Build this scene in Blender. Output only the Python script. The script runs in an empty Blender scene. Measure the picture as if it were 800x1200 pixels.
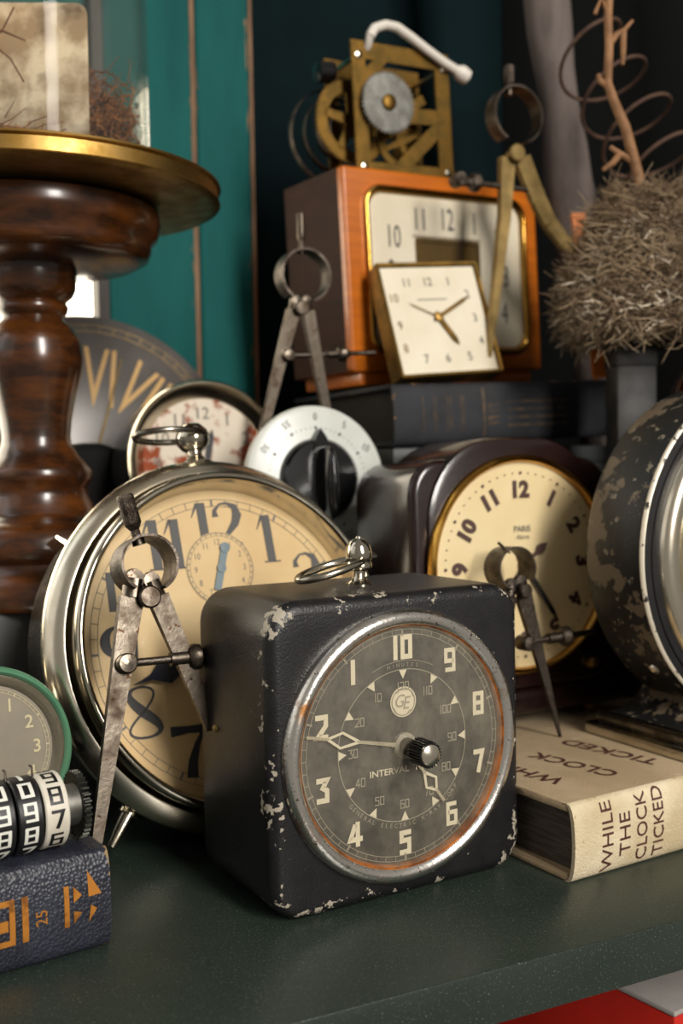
import bpy, bmesh, math, random
from mathutils import Vector, Matrix
random.seed(7)
S = 0.01                                   # shapes are written in centimetres
PI = math.pi
scene = bpy.context.scene
COL = scene.collection

# ------------------------------------------------------------------ camera, world, light, exposure
def cam_axes(pitch, roll):
    r = Vector((1, 0, 0)); f = Vector((0, math.cos(pitch), -math.sin(pitch))); u = Vector((0, math.sin(pitch), math.cos(pitch)))
    c, s = math.cos(roll), math.sin(roll)
    return c*r + s*u, -s*r + c*u, f
cd = bpy.data.cameras.new('camera'); cam = bpy.data.objects.new('camera', cd); COL.objects.link(cam)
cr, cu, cf = cam_axes(.0432, -.0178)
cam.matrix_world = Matrix(((cr.x, cu.x, -cf.x, 0), (cr.y, cu.y, -cf.y, 0), (cr.z, cu.z, -cf.z, 14.09*S), (0, 0, 0, 1)))
cd.sensor_fit = 'VERTICAL'; cd.sensor_height = 36; cd.sensor_width = 24; cd.lens = 37.5
cd.clip_start = .01; cd.clip_end = 50
cd.dof.use_dof = True; cd.dof.focus_distance = .335; cd.dof.aperture_fstop = 11
scene.camera = cam

w = bpy.data.worlds.new('world'); scene.world = w; w.use_nodes = True
w.node_tree.nodes['Background'].inputs[0].default_value = (.95, .87, .77, 1)
w.node_tree.nodes['Background'].inputs[1].default_value = .23

def area(name, loc, target, sx, sy, power, color):
    l = bpy.data.lights.new(name, 'AREA'); l.shape = 'RECTANGLE'; l.size = sx*S; l.size_y = sy*S; l.energy = power; l.color = color
    o = bpy.data.objects.new(name, l); COL.objects.link(o)
    o.location = Vector(loc)*S
    o.rotation_euler = (Vector(target) - Vector(loc)).to_track_quat('-Z', 'Y').to_euler()
    return o
area('window_daylight', (85, -85, 85), (4, 45, 12), 30, 100, 35, (1, .95, .88))
area('left_fill_light', (-115, -45, 75), (-5, 42, 10), 90, 110, 1.6, (1, .96, .9))  # added soft fill that gives the nickel bezel a bright left reflection
area('side_window_daylight', (-75, 40, 75), (-8, 60, 25), 60, 90, 2, (.93, .97, 1))

vs = scene.view_settings
vs.view_transform = 'Standard'; vs.look = 'None'; vs.gamma = 1; vs.use_curve_mapping = False; vs.exposure = 0.0

# ------------------------------------------------------------------ materials
MATS = {}
def rgb(h):
    c = [int(h[i:i+2], 16)/255 for i in (0, 2, 4)]
    return tuple(x/12.92 if x <= .04045 else ((x+.055)/1.055)**2.4 for x in c) + (1,)
def mat(name, c1, rough=.5, metal=0, c2=None, scale=60, lo=.4, hi=.6, detail=5, bump=0, bscale=300, stretch=(1, 1, 1), r2=None, m2=None,
        wear=None, wscale=260, wth=.5, wrough=.6, coat=0, spec=.5, c3=None, s3=400, lo3=.62, hi3=.66, bdist=.001, voro=False):
    m = bpy.data.materials.new(name); m.use_nodes = True; MATS[name] = m
    nt = m.node_tree; N = nt.nodes; L = nt.links; b = N['Principled BSDF']
    b.inputs['Roughness'].default_value = rough; b.inputs['Metallic'].default_value = metal
    b.inputs['Coat Weight'].default_value = coat; b.inputs['Coat Roughness'].default_value = .12
    b.inputs['Specular IOR Level'].default_value = spec
    tc = N.new('ShaderNodeTexCoord'); mp = N.new('ShaderNodeMapping'); mp.inputs['Scale'].default_value = stretch
    L.new(tc.outputs['Object'], mp.inputs['Vector'])
    def noise(sc, det=detail):
        n = N.new('ShaderNodeTexNoise'); n.inputs['Scale'].default_value = sc; n.inputs['Detail'].default_value = det; n.inputs['Roughness'].default_value = .6
        L.new(mp.outputs[0], n.inputs['Vector']); return n.outputs['Fac']
    def ramp(src, a, z):
        r = N.new('ShaderNodeMapRange'); r.inputs['From Min'].default_value = a; r.inputs['From Max'].default_value = z
        L.new(src, r.inputs['Value']); return r.outputs[0]
    def mix(f, a, c):
        x = N.new('ShaderNodeMix'); x.data_type = 'RGBA'; L.new(f, x.inputs['Factor'])
        for s, i in ((a, 'A'), (c, 'B')):
            k = [q for q in x.inputs if q.name == i and q.type == 'RGBA'][0]
            if hasattr(s, 'links') or hasattr(s, 'is_linked'): L.new(s, k)
            else: k.default_value = s
        return [q for q in x.outputs if q.type == 'RGBA'][0]
    def mixf(f, a, c):
        x = N.new('ShaderNodeMix'); x.data_type = 'FLOAT'; L.new(f, x.inputs[0])
        for s, i in ((a, 2), (c, 3)):
            if hasattr(s, 'is_linked'): L.new(s, x.inputs[i])
            else: x.inputs[i].default_value = s
        return x.outputs[0]
    colr = rgb(c1); ro = rough; me = metal
    if c2:
        f = ramp(noise(scale), lo, hi); colr = mix(f, colr, rgb(c2))
        if r2 is not None: ro = mixf(f, ro, r2)
        if m2 is not None: me = mixf(f, me, m2)
    if c3:
        f = ramp(noise(s3, 3), lo3, hi3); colr = mix(f, colr, rgb(c3))
    if wear:
        at = N.new('ShaderNodeAttribute'); at.attribute_name = 'wear'
        ad = N.new('ShaderNodeMath'); ad.operation = 'MULTIPLY_ADD'; ml = N.new('ShaderNodeMath'); ml.operation = 'MULTIPLY'; L.new(at.outputs['Fac'], ml.inputs[0]); L.new(ramp(noise(wscale*.22, 2), .38, .6), ml.inputs[1])
        L.new(ml.outputs[0], ad.inputs[0]); ad.inputs[1].default_value = .38
        L.new(noise(wscale, 6), ad.inputs[2])
        f = ramp(ad.outputs[0], wth+.28, wth+.31); colr = mix(f, colr, rgb(wear)); ro = mixf(f, ro, wrough)
        if metal: me = mixf(f, me, 0.)
    if hasattr(colr, 'is_linked'): L.new(colr, b.inputs['Base Color'])
    else: b.inputs['Base Color'].default_value = colr
    if hasattr(ro, 'is_linked'): L.new(ro, b.inputs['Roughness'])
    if hasattr(me, 'is_linked'): L.new(me, b.inputs['Metallic'])
    if bump:
        if voro:
            n = N.new('ShaderNodeTexVoronoi'); n.inputs['Scale'].default_value = bscale; L.new(mp.outputs[0], n.inputs['Vector']); src = n.outputs['Distance']
        else: src = noise(bscale, 4)
        bp = N.new('ShaderNodeBump'); bp.inputs['Strength'].default_value = bump; bp.inputs['Distance'].default_value = bdist
        L.new(src, bp.inputs['Height']); L.new(bp.outputs[0], b.inputs['Normal'])
    return m
def glass(name, haze=.0, hazecol='c8c0b0', rough=.02, scratch=0, ior=1.45, tint='ffffff', refl=.8):
    m = bpy.data.materials.new(name); m.use_nodes = True; MATS[name] = m
    nt = m.node_tree; N = nt.nodes; L = nt.links; N.remove(N['Principled BSDF']); out = N['Material Output']
    t = N.new('ShaderNodeBsdfTransparent'); t.inputs[0].default_value = rgb(tint)
    g = N.new('ShaderNodeBsdfGlossy'); g.inputs['Roughness'].default_value = rough
    lw = N.new('ShaderNodeLayerWeight'); lw.inputs[0].default_value = .5
    pw5 = N.new('ShaderNodeMath'); pw5.operation = 'POWER'; L.new(lw.outputs['Facing'], pw5.inputs[0]); pw5.inputs[1].default_value = 4.5
    f = N.new('ShaderNodeMapRange'); L.new(pw5.outputs[0], f.inputs['Value']); f.inputs['To Min'].default_value = ((ior-1)/(ior+1))**2*refl; f.inputs['To Max'].default_value = .8
    a = t.outputs[0]
    if haze:
        d = N.new('ShaderNodeBsdfDiffuse'); d.inputs[0].default_value = rgb(hazecol)
        x = N.new('ShaderNodeMixShader'); x.inputs[0].default_value = haze
        if scratch:
            tc = N.new('ShaderNodeTexCoord'); mp = N.new('ShaderNodeMapping'); mp.inputs['Scale'].default_value = (1, 1, .8); L.new(tc.outputs['Object'], mp.inputs[0])
            n = N.new('ShaderNodeTexNoise'); n.inputs['Scale'].default_value = 75; n.inputs['Detail'].default_value = 8; n.inputs['Roughness'].default_value = .7; L.new(mp.outputs[0], n.inputs['Vector'])
            r = N.new('ShaderNodeMapRange'); r.inputs['From Min'].default_value = .38; r.inputs['From Max'].default_value = .72; r.inputs['To Min'].default_value = haze*.5; r.inputs['To Max'].default_value = haze*scratch
            L.new(n.outputs['Fac'], r.inputs['Value']); L.new(r.outputs[0], x.inputs[0])
        L.new(a, x.inputs[1]); L.new(d.outputs[0], x.inputs[2]); a = x.outputs[0]
    y = N.new('ShaderNodeMixShader'); L.new(f.outputs[0], y.inputs[0]); L.new(a, y.inputs[1]); L.new(g.outputs[0], y.inputs[2])
    L.new(y.outputs[0], out.inputs[0]); return m
def emis(name, col, strength):
    m = bpy.data.materials.new(name); m.use_nodes = True; MATS[name] = m
    b = m.node_tree.nodes['Principled BSDF']; b.inputs['Base Color'].default_value = rgb(col)
    b.inputs['Emission Color'].default_value = rgb(col); b.inputs['Emission Strength'].default_value = strength
    return m

mat('shelf_green', '1f2925', .36, c2='283129', scale=22, lo=.3, hi=.7, c3='5d6256', s3=1500, lo3=.615, hi3=.67, bump=.12, bscale=900)
mat('wall_dark', '081619', .9, c2='0a1b1e', scale=9, spec=.1)
mat('wall_black', '060908', .85, c2='0a0d0c', scale=10)
mat('teal', '0c4a49', .7, c2='125754', spec=.15, scale=14, lo=.35, hi=.65, stretch=(3, 3, .5), bump=.25, bscale=150, wear='8a6a4c', wscale=160, wth=.5)
mat('bare_wood', '8d6c4f', .75, c2='6d4f38', scale=60, stretch=(3, 3, .3))
mat('black_enamel', '121113', .36, c2='1b1a1c', scale=120, lo=.35, hi=.7, c3='8d8676', s3=520, lo3=.715, hi3=.73, bump=.2, bscale=1300, wear='a39a8a', wscale=420, wth=.56)
mat('chrome_worn', 'f2eee6', .22, 1, c2='a87648', scale=85, lo=.52, hi=.68, r2=.45, c3='6a5646', s3=650, lo3=.64, hi3=.7, bump=.12, bscale=700)
mat('rust_ring', 'c0702f', .42, .5, c2='7d451e', scale=160)
mat('nickel', 'cbc4b4', .14, 1, c2='a39a86', scale=30, lo=.35, hi=.75, r2=.24)
mat('nickel_dark', '8f8a80', .2, 1, c2='5c564c', scale=60, r2=.32)
mat('nickel_bright', 'f0e8d6', .2, 1, c2='dccfb4', scale=25, r2=.3)
mat('steel', '655d53', .3, 1, c2='483d33', scale=110, lo=.44, hi=.66, r2=.55, c3='3c2a1e', s3=320, lo3=.62, hi3=.67, bump=.1, bscale=500)
mat('steel_dark', '5c544c', .35, 1, c2='3c342e', scale=120, r2=.5, bump=.3, bscale=900)
mat('knurl', '6a5f56', .42, 1, c2='3a322c', scale=200, bump=.7, bscale=2600, bdist=.0003, voro=True)
mat('brass', 'ac8a50', .36, 1, c2='896a34', scale=60, r2=.48)
mat('brass_old', '76592a', .45, 1, c2='5d4a26', scale=90, r2=.6)
mat('brass_pale', 'a08652', .5, .6, c2='7c673c', scale=60)
mat('gold_bright', 'd8a855', .2, 1, c2='b98838', scale=40)
mat('timer_dial', '2a2824', .6, c2='35322c', scale=60, lo=.3, hi=.7)
mat('timer_print', 'cfc4a6', .6)
mat('timer_print_dim', '8d8572', .6)
mat('cream_dial', 'd9bf8e', .55, c2='c9a670', scale=20, lo=.35, hi=.7)
mat('cream_ring', 'cdb07a', .55)
mat('dial_ink', '2a2a2e', .6)
mat('dial_ink_soft', '6d6a62', .6)
mat('grey_ink', '4b4a4a', .6)
mat('blue_hand', '1b2233', .3, .5)
mat('pale_blue', '6d7f86', .45)
mat('bakelite', '190b0a', .24, c2='20100e', scale=40, coat=.3, bump=.05, bscale=300)
mat('bakelite_black', '0b0b0c', .16, coat=.3)
mat('ivory_dial', 'e3d0a2', .5, c2='dcc492', scale=20)
mat('ivory_dial_pale', 'ded5bf', .5, c2='d6cbb2', scale=25)
mat('brown_ink', '43241e', .6)
mat('orange_wood', 'a4540f', .32, c2='c46a16', scale=30, lo=.3, hi=.7, stretch=(.6, 3, 6), coat=.25)
mat('shaded_wood', '2c170d', .7, c2='361d11', scale=30, stretch=(1, 1, 4), spec=.2)  # mantel clock's left side, shade put into the dark brown
mat('turned_wood', '2a160a', .25, c2='5e330f', scale=45, lo=.4, hi=.72, stretch=(1, 1, 3), coat=.3)
mat('dark_cloth', '17181c', .7, c2='22242a', scale=50, wear='a9773f', wscale=170, wth=.5, bump=.3, bscale=900)
mat('navy_leather', '20222c', .42, c2='2a2d38', scale=70, wear='8f7550', wscale=260, wth=.53, bump=.42, bscale=950, bdist=.0008, voro=True)
mat('gilt', 'b9782c', .4, .35, c2='7a4a1a', scale=260, lo=.5, hi=.7)
mat('gilt_dim', '54402a', .6, c2='2a241e', scale=200)
mat('pages_dark', '473f38', .9, c2='5e554b', scale=60, stretch=(1, 1, 14), bump=.6, bscale=120)
mat('pages_black', '14110f', .9, c2='1f1b18', scale=60, stretch=(1, 1, 14))
mat('tan_cloth', '9f8a6b', .8, c2='ad987a', scale=30, wear='c0ae8c', wscale=170, wth=.56, bump=.5, bscale=1200)
mat('spine_cloth', 'dccdae', .8, c2='c2b08c', scale=30, wear='b09468', wscale=190, wth=.5, bump=.6, bscale=1300)
mat('maroon_ink', '4a211a', .7)
mat('peeled_black', '141312', .5, c2='6d5e4c', scale=48, lo=.54, hi=.56, r2=.5, c3='7d7464', s3=230, lo3=.64, hi3=.66, bump=.2, bscale=500)
mat('chip_rim', 'e0d6c2', .4, .3, c2='3a3630', scale=170, lo=.58, hi=.62)
mat('navy_face', '1b2330', .3, c2='222c3a', scale=60)
mat('white_ink', 'dcdcd2', .5)
mat('white_enamel', 'cdd0ca', .3, c2='c3c6be', scale=30)
mat('rusty_face', 'd0c4b2', .6, c2='8a3f1e', scale=75, lo=.49, hi=.57, r2=.85, c3='5d2a15', s3=95, lo3=.66, hi3=.72)
mat('green_enamel', '4a7a5d', .38, c2='568566', scale=60)
mat('khaki_dial', '7a7263', .5, c2='857c6a', scale=50)
mat('cream_ink', 'c9bc95', .6)
mat('zinc', '8b8a84', .45, .9, c2='6a6862', scale=90)
mat('gear_grey', '55564f', .45, .9, c2='3c3c38', scale=120)
mat('wheel_black', '121214', .4)
mat('white_plastic', 'd8d2c4', .35, c2='c8c0b0', scale=60)
mat('driftwood', '675c57', .85, c2='413833', scale=40, lo=.35, hi=.65, stretch=(2, 2, .35), bump=.6, bscale=90)
mat('twig', '936a45', .7, c2='74502f', scale=90, bump=.4, bscale=300)
mat('rusty_wire', '4b352b', .75, .2, c2='5d4434', scale=120)
mat('nest_core', '2a221b', .95, c2='4a3d31', scale=60, bump=.8, bscale=140)
mat('straw_a', '9c876a', .85, c2='766249', scale=30)
mat('straw_b', 'd6c9b4', .85, c2='b5a58e', scale=30)
mat('straw_c', '5d4a38', .9, c2='745d46', scale=30)
mat('moss', '83522c', .9, c2='a06a3c', scale=60)
mat('moss_dark', '5a341b', .9, c2='744724', scale=60)
mat('card', 'c8b090', .7, c2='fff4e0', scale=34, lo=.44, hi=.56, c3='9a8266', s3=48, lo3=.55, hi3=.68)  # near-white blotches put the window light behind into the card's colour
mat('tin', '1e1e20', .55, .4, c2='353230', scale=50, c3='5d4030', s3=60, lo3=.62, hi3=.7)
mat('red_glass', '3a0a08', .12, coat=.3)
mat('red_card', 'c8200c', .45, c2='b81a0a', scale=20)
mat('grey_card', '9a9490', .6, c2='a8a29e', scale=20)
mat('riser_grey', '2f3233', .5, c2='3a3c3c', scale=30)
mat('black_matte', '050505', .7, spec=.15)
mat('white_arm', 'd6cfc4', .45)
mat('dial_glass_sheen', '6a6663', .32, .2, c2='55514e', scale=14)  # black glass, its pale reflection put into the grey base colour
mat('gold_paint', 'c0964f', .5)
mat('frame_dark', '241a14', .6)
mat('lower_wood', '4a3d34', .6, c2='5a4a3e', scale=20)
m = MATS['card']; nt = m.node_tree; b = nt.nodes['Principled BSDF']; tr = nt.nodes.new('ShaderNodeBsdfTranslucent'); mx = nt.nodes.new('ShaderNodeMixShader'); mx.inputs[0].default_value = .6
nt.links.new(b.inputs['Base Color'].links[0].from_socket, tr.inputs[0]); nt.links.new(b.outputs[0], mx.inputs[1]); nt.links.new(tr.outputs[0], mx.inputs[2]); nt.links.new(mx.outputs[0], nt.nodes['Material Output'].inputs[0])
glass('crystal', .02, 'd8d0c0', .03)
glass('timer_crystal', .12, 'cfc4ac', .07, scratch=1.9)
glass('khaki_crystal', .06, 'cfc4ac', .05)
glass('dome_glass', .015, 'd8e0dc', .02, ior=1.5, tint='fbfbf9', refl=.12)
emis('daylight_pane', 'fff3dc', 5.0)

# ------------------------------------------------------------------ mesh builder (centimetres)
class MB:
    def __init__(s): s.v = []; s.f = []; s.w = []
    def add(s, v, f, w=None, M=None):
        o = len(s.v)
        s.v += [tuple(M @ Vector(p)) for p in v] if M else [tuple(p) for p in v]
        s.f += [tuple(i+o for i in q) for q in f]; s.w += list(w) if w else [0.]*len(v)
        return s
    def lathe(s, prof, axis='y', seg=64, c=(0, 0, 0), a0=0, a1=2*PI, sq=(1, 1)):
        full = abs(a1-a0-2*PI) < 1e-6; n = seg if full else seg+1; v = []; f = []
        for r, h in prof:
            for i in range(n):
                a = a0+(a1-a0)*i/seg; x, y = r*math.cos(a)*sq[0], r*math.sin(a)*sq[1]
                p = (x, h, y) if axis == 'y' else ((x, y, h) if axis == 'z' else (h, x, y))
                v.append((p[0]+c[0], p[1]+c[1], p[2]+c[2]))
        m = n if full else n-1
        for j in range(len(prof)-1):
            for i in range(m):
                k = (i+1) % n; f.append((j*n+i, j*n+k, (j+1)*n+k, (j+1)*n+i))
        return s.add(v, f)
    def tube(s, path, r, seg=8, closed=False, cap=True):
        P = [Vector(p) for p in path]; n = len(P); R = r if isinstance(r, (list, tuple)) else [r]*n
        v = []; f = []; up = None
        for i in range(n):
            t = (P[(i+1) % n]-P[i-1]) if closed else (P[min(i+1, n-1)]-P[max(i-1, 0)])
            t.normalize()
            if up is None: up = t.orthogonal().normalized()
            up = (up - t*up.dot(t)); up = up.normalized() if up.length > 1e-6 else t.orthogonal().normalized()
            b = t.cross(up)
            for k in range(seg):
                a = 2*PI*k/seg; v.append(P[i]+R[i]*(math.cos(a)*up+math.sin(a)*b))
        for i in range(n if closed else n-1):
            j = (i+1) % n
            for k in range(seg):
                l = (k+1) % seg; f.append((i*seg+k, i*seg+l, j*seg+l, j*seg+k))
        if cap and not closed: f.append(tuple(range(seg))[::-1]); f.append(tuple((n-1)*seg+k for k in range(seg)))
        return s.add(v, f)
    def box(s, x0, x1, y0, y1, z0, z1, bev=0, seg=2, M=None, wear=0):
        bm = bmesh.new(); bmesh.ops.create_cube(bm, size=1)
        for p in bm.verts: p.co = ((x0+x1)/2+p.co.x*(x1-x0), (y0+y1)/2+p.co.y*(y1-y0), (z0+z1)/2+p.co.z*(z1-z0))
        if bev: bmesh.ops.bevel(bm, geom=bm.edges[:], offset=bev, segments=seg, affect='EDGES', profile=.5)
        bm.verts.index_update()
        v = [tuple(p.co) for p in bm.verts]; f = [tuple(p.index for p in q.verts) for q in bm.faces]; bm.free()
        return s.add(v, f, [wear]*len(v), M)
    def prism(s, poly, y0, y1, M=None):                       # polygon in xz, extruded along y
        n = len(poly); v = [(x, y0, z) for x, z in poly]+[(x, y1, z) for x, z in poly]
        f = [tuple(range(n)), tuple(range(2*n-1, n-1, -1))]+[(i, i+n, (i+1) % n+n, (i+1) % n) for i in range(n)]
        return s.add(v, f, None, M)
    def flat(s, v2, f, y=0, M=None): return s.add([(x, y, z) for x, z in v2], f, None, M)
    def bar(s, p0, p1, w0, d0, w1, d1, up=(0, 1, 0)):         # rectangular tapering bar, w across, d along 'up'
        a, b = Vector(p0), Vector(p1); t = (b-a).normalized(); u = Vector(up); u = (u-t*u.dot(t)).normalized(); x = t.cross(u)
        v = []
        for p, ww, dd in ((a, w0, d0), (b, w1, d1)):
            v += [p-x*ww/2-u*dd/2, p+x*ww/2-u*dd/2, p+x*ww/2+u*dd/2, p-x*ww/2+u*dd/2]
        return s.add(v, [(3, 2, 1, 0), (4, 5, 6, 7), (0, 1, 5, 4), (1, 2, 6, 5), (2, 3, 7, 6), (3, 0, 4, 7)])
    def build(s, name, m, parent=None, smooth=40, label=None):
        me = bpy.data.meshes.new(name); me.from_pydata([(p[0]*S, p[1]*S, p[2]*S) for p in s.v], [], s.f); me.update()
        bm = bmesh.new(); bm.from_mesh(me); bmesh.ops.recalc_face_normals(bm, faces=bm.faces); bm.to_mesh(me); bm.free()
        if any(s.w):
            a = me.attributes.new('wear', 'FLOAT', 'POINT'); a.data.foreach_set('value', s.w)
        me.materials.append(MATS[m])
        if smooth:
            me.polygons.foreach_set('use_smooth', [True]*len(me.polygons)); me.set_sharp_from_angle(angle=math.radians(smooth))
        o = bpy.data.objects.new(name, me); COL.objects.link(o)
        if parent: o.parent = parent
        if label: o['label'] = label
        return o
def rrect(w, h, r, n=8, cx=0, cz=0):
    r = max(min(r, w/2-1e-4, h/2-1e-4), 1e-3); out = []
    for k, (sx, sz) in enumerate(((1, 1), (-1, 1), (-1, -1), (1, -1))):
        for i in range(n+1):
            a = PI/2*k+PI/2*i/n; out.append((cx+sx*(w/2-r)+r*math.cos(a), cz+sz*(h/2-r)+r*math.sin(a)))
    return out
def rings(mb, loops, cap0=True, cap1=True, wear=None):        # loops of equal length [(poly, y)], joined into a skin
    n = len(loops[0][0]); v = []; f = []; w = []
    for j, (p, y) in enumerate(loops):
        v += [(x, y, z) for x, z in p]; w += [(wear[j] if wear else 0)]*n
    for j in range(len(loops)-1):
        for i in range(n): k = (i+1) % n; f.append((j*n+i, j*n+k, (j+1)*n+k, (j+1)*n+i))
    if cap0: f.append(tuple(range(n)))
    if cap1: f.append(tuple((len(loops)-1)*n+i for i in range(n))[::-1])
    return mb.add(v, f, w)
def rbox(w, h, d, rc, re, cx=0, cz=0, n=8, es=4, wear=False):  # front at y=0, rounded corners rc and rounded front/back edges re
    L = []; W = []
    for i in range(es+1):
        a = PI/2*i/es; ins = re*(1-math.sin(a)); L.append((rrect(w-2*ins, h-2*ins, rc-ins, n, cx, cz), re*(1-math.cos(a)))); W.append(1 if wear else 0)
    if wear: W[0] = .75
    mid = (rrect(w, h, rc, n, cx, cz), d*.35); L.append(mid); W.append(0.); L.append((mid[0], d*.7)); W.append(0.)
    for i in range(es, -1, -1):
        a = PI/2*i/es; ins = re*(1-math.sin(a)); L.append((rrect(w-2*ins, h-2*ins, rc-ins, n, cx, cz), d-re*(1-math.cos(a)))); W.append(.5 if wear else 0)
    if wear:                                                   # an unworn inner ring keeps the wear to the edges
        L.insert(0, (rrect(w-2*re-1.1, h-2*re-1.1, max(rc-re-.5, .2), n, cx, cz), 0)); W.insert(0, 0.)
    return rings(MB(), L, wear=W)

# ------------------------------------------------------------------ things
def frame(o, yaw, lean=0, spin=0):
    ex = Vector((math.cos(yaw), math.sin(yaw), 0)); ey = Vector((-math.sin(yaw), math.cos(yaw), 0)); z = Vector((0, 0, 1))
    ez = math.cos(lean)*z+math.sin(lean)*ey; b = math.cos(lean)*ey-math.sin(lean)*z
    c, s = math.cos(spin), math.sin(spin); ex, ez = c*ex+s*ez, c*ez-s*ex
    o.matrix_world = Matrix(((ex.x, b.x, ez.x, o.location.x), (ex.y, b.y, ez.y, o.location.y), (ex.z, b.z, ez.z, o.location.z), (0, 0, 0, 1)))
def tag(o, label, cat, group=None, kind=None):
    o['label'] = label; o['category'] = cat
    if group: o['group'] = group
    if kind: o['kind'] = kind
    return o
def thing(name, label, cat, loc, yaw=0, lean=0, spin=0, group=None):
    o = bpy.data.objects.new(name, None); COL.objects.link(o); o.empty_display_size = .01
    o.location = Vector(loc)*S; frame(o, yaw, lean, spin); return tag(o, label, cat, group)
def struct(o): o['kind'] = 'structure'; return o

# ------------------------------------------------------------------ lettering (flat print, real meshes)
TX = {}
def text2d(s, size, bold=0, xs=1., shear=0):
    k = (s, bold, shear)
    if k not in TX:
        c = bpy.data.curves.new('t', 'FONT'); c.body = s; c.size = 1; c.align_x = 'CENTER'; c.align_y = 'CENTER'; c.resolution_u = 3; c.offset = bold; c.shear = shear
        o = bpy.data.objects.new('t', c); COL.objects.link(o); bpy.context.view_layer.update()
        me = bpy.data.meshes.new_from_object(o.evaluated_get(bpy.context.evaluated_depsgraph_get()))
        V = [(p.co.x, p.co.y) for p in me.vertices]; F = [tuple(q.vertices) for q in me.polygons]
        y0 = min(p[1] for p in V); y1 = max(p[1] for p in V); x0 = min(p[0] for p in V); x1 = max(p[0] for p in V)
        TX[k] = ([(x-(x0+x1)/2, y-(y0+y1)/2) for x, y in V], F, y1-y0)
        bpy.data.objects.remove(o); bpy.data.curves.remove(c); bpy.data.meshes.remove(me)
    V, F, h = TX[k]
    return [(x*size*1.4*xs, y*size*1.4) for x, y in V], F       # size ~ cap height
def ribbon(pts, wid, closed=False):
    P = [Vector(p) for p in pts]; n = len(P); Wd = wid if isinstance(wid, (list, tuple)) else [wid]*n; v = []; f = []
    for i in range(n):
        a = P[i-1] if (closed or i) else None; b = P[(i+1) % n] if (closed or i < n-1) else None
        d1 = (P[i]-a).normalized() if a is not None else None; d2 = (b-P[i]).normalized() if b is not None else None
        if d1 is None: d1 = d2
        if d2 is None: d2 = d1
        n1 = Vector((-d1.y, d1.x)); n2 = Vector((-d2.y, d2.x)); m = n1+n2
        m = m.normalized() if m.length > 1e-4 else n1
        k = Wd[i]/2/max(m.dot(n1), .45); v += [tuple(P[i]+m*k), tuple(P[i]-m*k)]
    for i in range(n if closed else n-1): j = (i+1) % n; f.append((2*i, 2*i+1, 2*j+1, 2*j))
    return v, f
def join2(parts):
    V = []; F = []
    for v, f in parts: o = len(V); V += v; F += [tuple(i+o for i in q) for q in f]
    return V, F
def xf(vf, sx=1, sz=None, dx=0, dz=0, rot=0):
    sz = sx if sz is None else sz; c, s = math.cos(rot), math.sin(rot)
    return [((x*sx)*c-(z*sz)*s+dx, (x*sx)*s+(z*sz)*c+dz) for x, z in vf[0]], vf[1]
def dens(p, c=False):
    P = list(p)+([p[0]] if c else []); out = []
    for a, b in zip(P, P[1:]): out += [(a[0]+(b[0]-a[0])*q/4, a[1]+(b[1]-a[1])*q/4) for q in range(4)]
    return out if c else out+[P[-1]]
def block(d, t=.19):                                           # squared numerals, height 1, width about .6
    a = .3-t/2; b = .5-t/2; W = lambda p, c=False: ribbon(dens(p, c), t, c)
    if d == '0': return W([(-a, b), (a, b), (a, -b), (-a, -b)], True)
    if d == '1': return W([(0, .5), (0, -.5)])
    if d == '2': return W([(-.3, b), (a, b), (a, .06), (-a, -b+.02), (.3, -b)])
    if d == '3': return join2([W([(-.3, b), (a, b), (0, .1), (a, -.02), (a, -b), (-.3, -b)])])
    if d == '4': return join2([W([(.1, .5), (.1, -.5)]), W([(.09-t/2, .4), (-.27, -.2), (.1-t/2, -.2)]), W([(.1+t/2, -.2), (.34, -.2)])])
    if d == '5': return W([(.3, b), (-a, b), (-a, .08), (a, .08), (a, -b), (-.3, -b)])
    if d in '689': t = t*.86; a = .3-t/2; b = .5-t/2; W = lambda p, c=False: ribbon(dens(p, c), t, c)
    if d == '6': return join2([W([(.25, b), (-a, b), (-a, -b), (a, -b), (a, .06), (-a, .06)])])
    if d == '7': return W([(-.3, b), (a, b), (-.05, -.5)])
    if d == '8': return join2([W([(-a, b), (a, b), (a, -b), (-a, -b)], True), W([(-a+t/2, .02), (a-t/2, .02)])])
    if d == '9': return join2([W([(a, -.04), (-a, -.04), (-a, b), (a, b), (a, -b), (-.25, -b)])])
def blocktext(s, t=.19, sp=.78):
    ws = [.4 if c == '1' else sp for c in s]; x = -sum(ws)/2; out = []
    for c, q in zip(s, ws): out.append(xf(block(c, t), dx=x+q/2)); x += q
    return join2(out)
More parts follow.
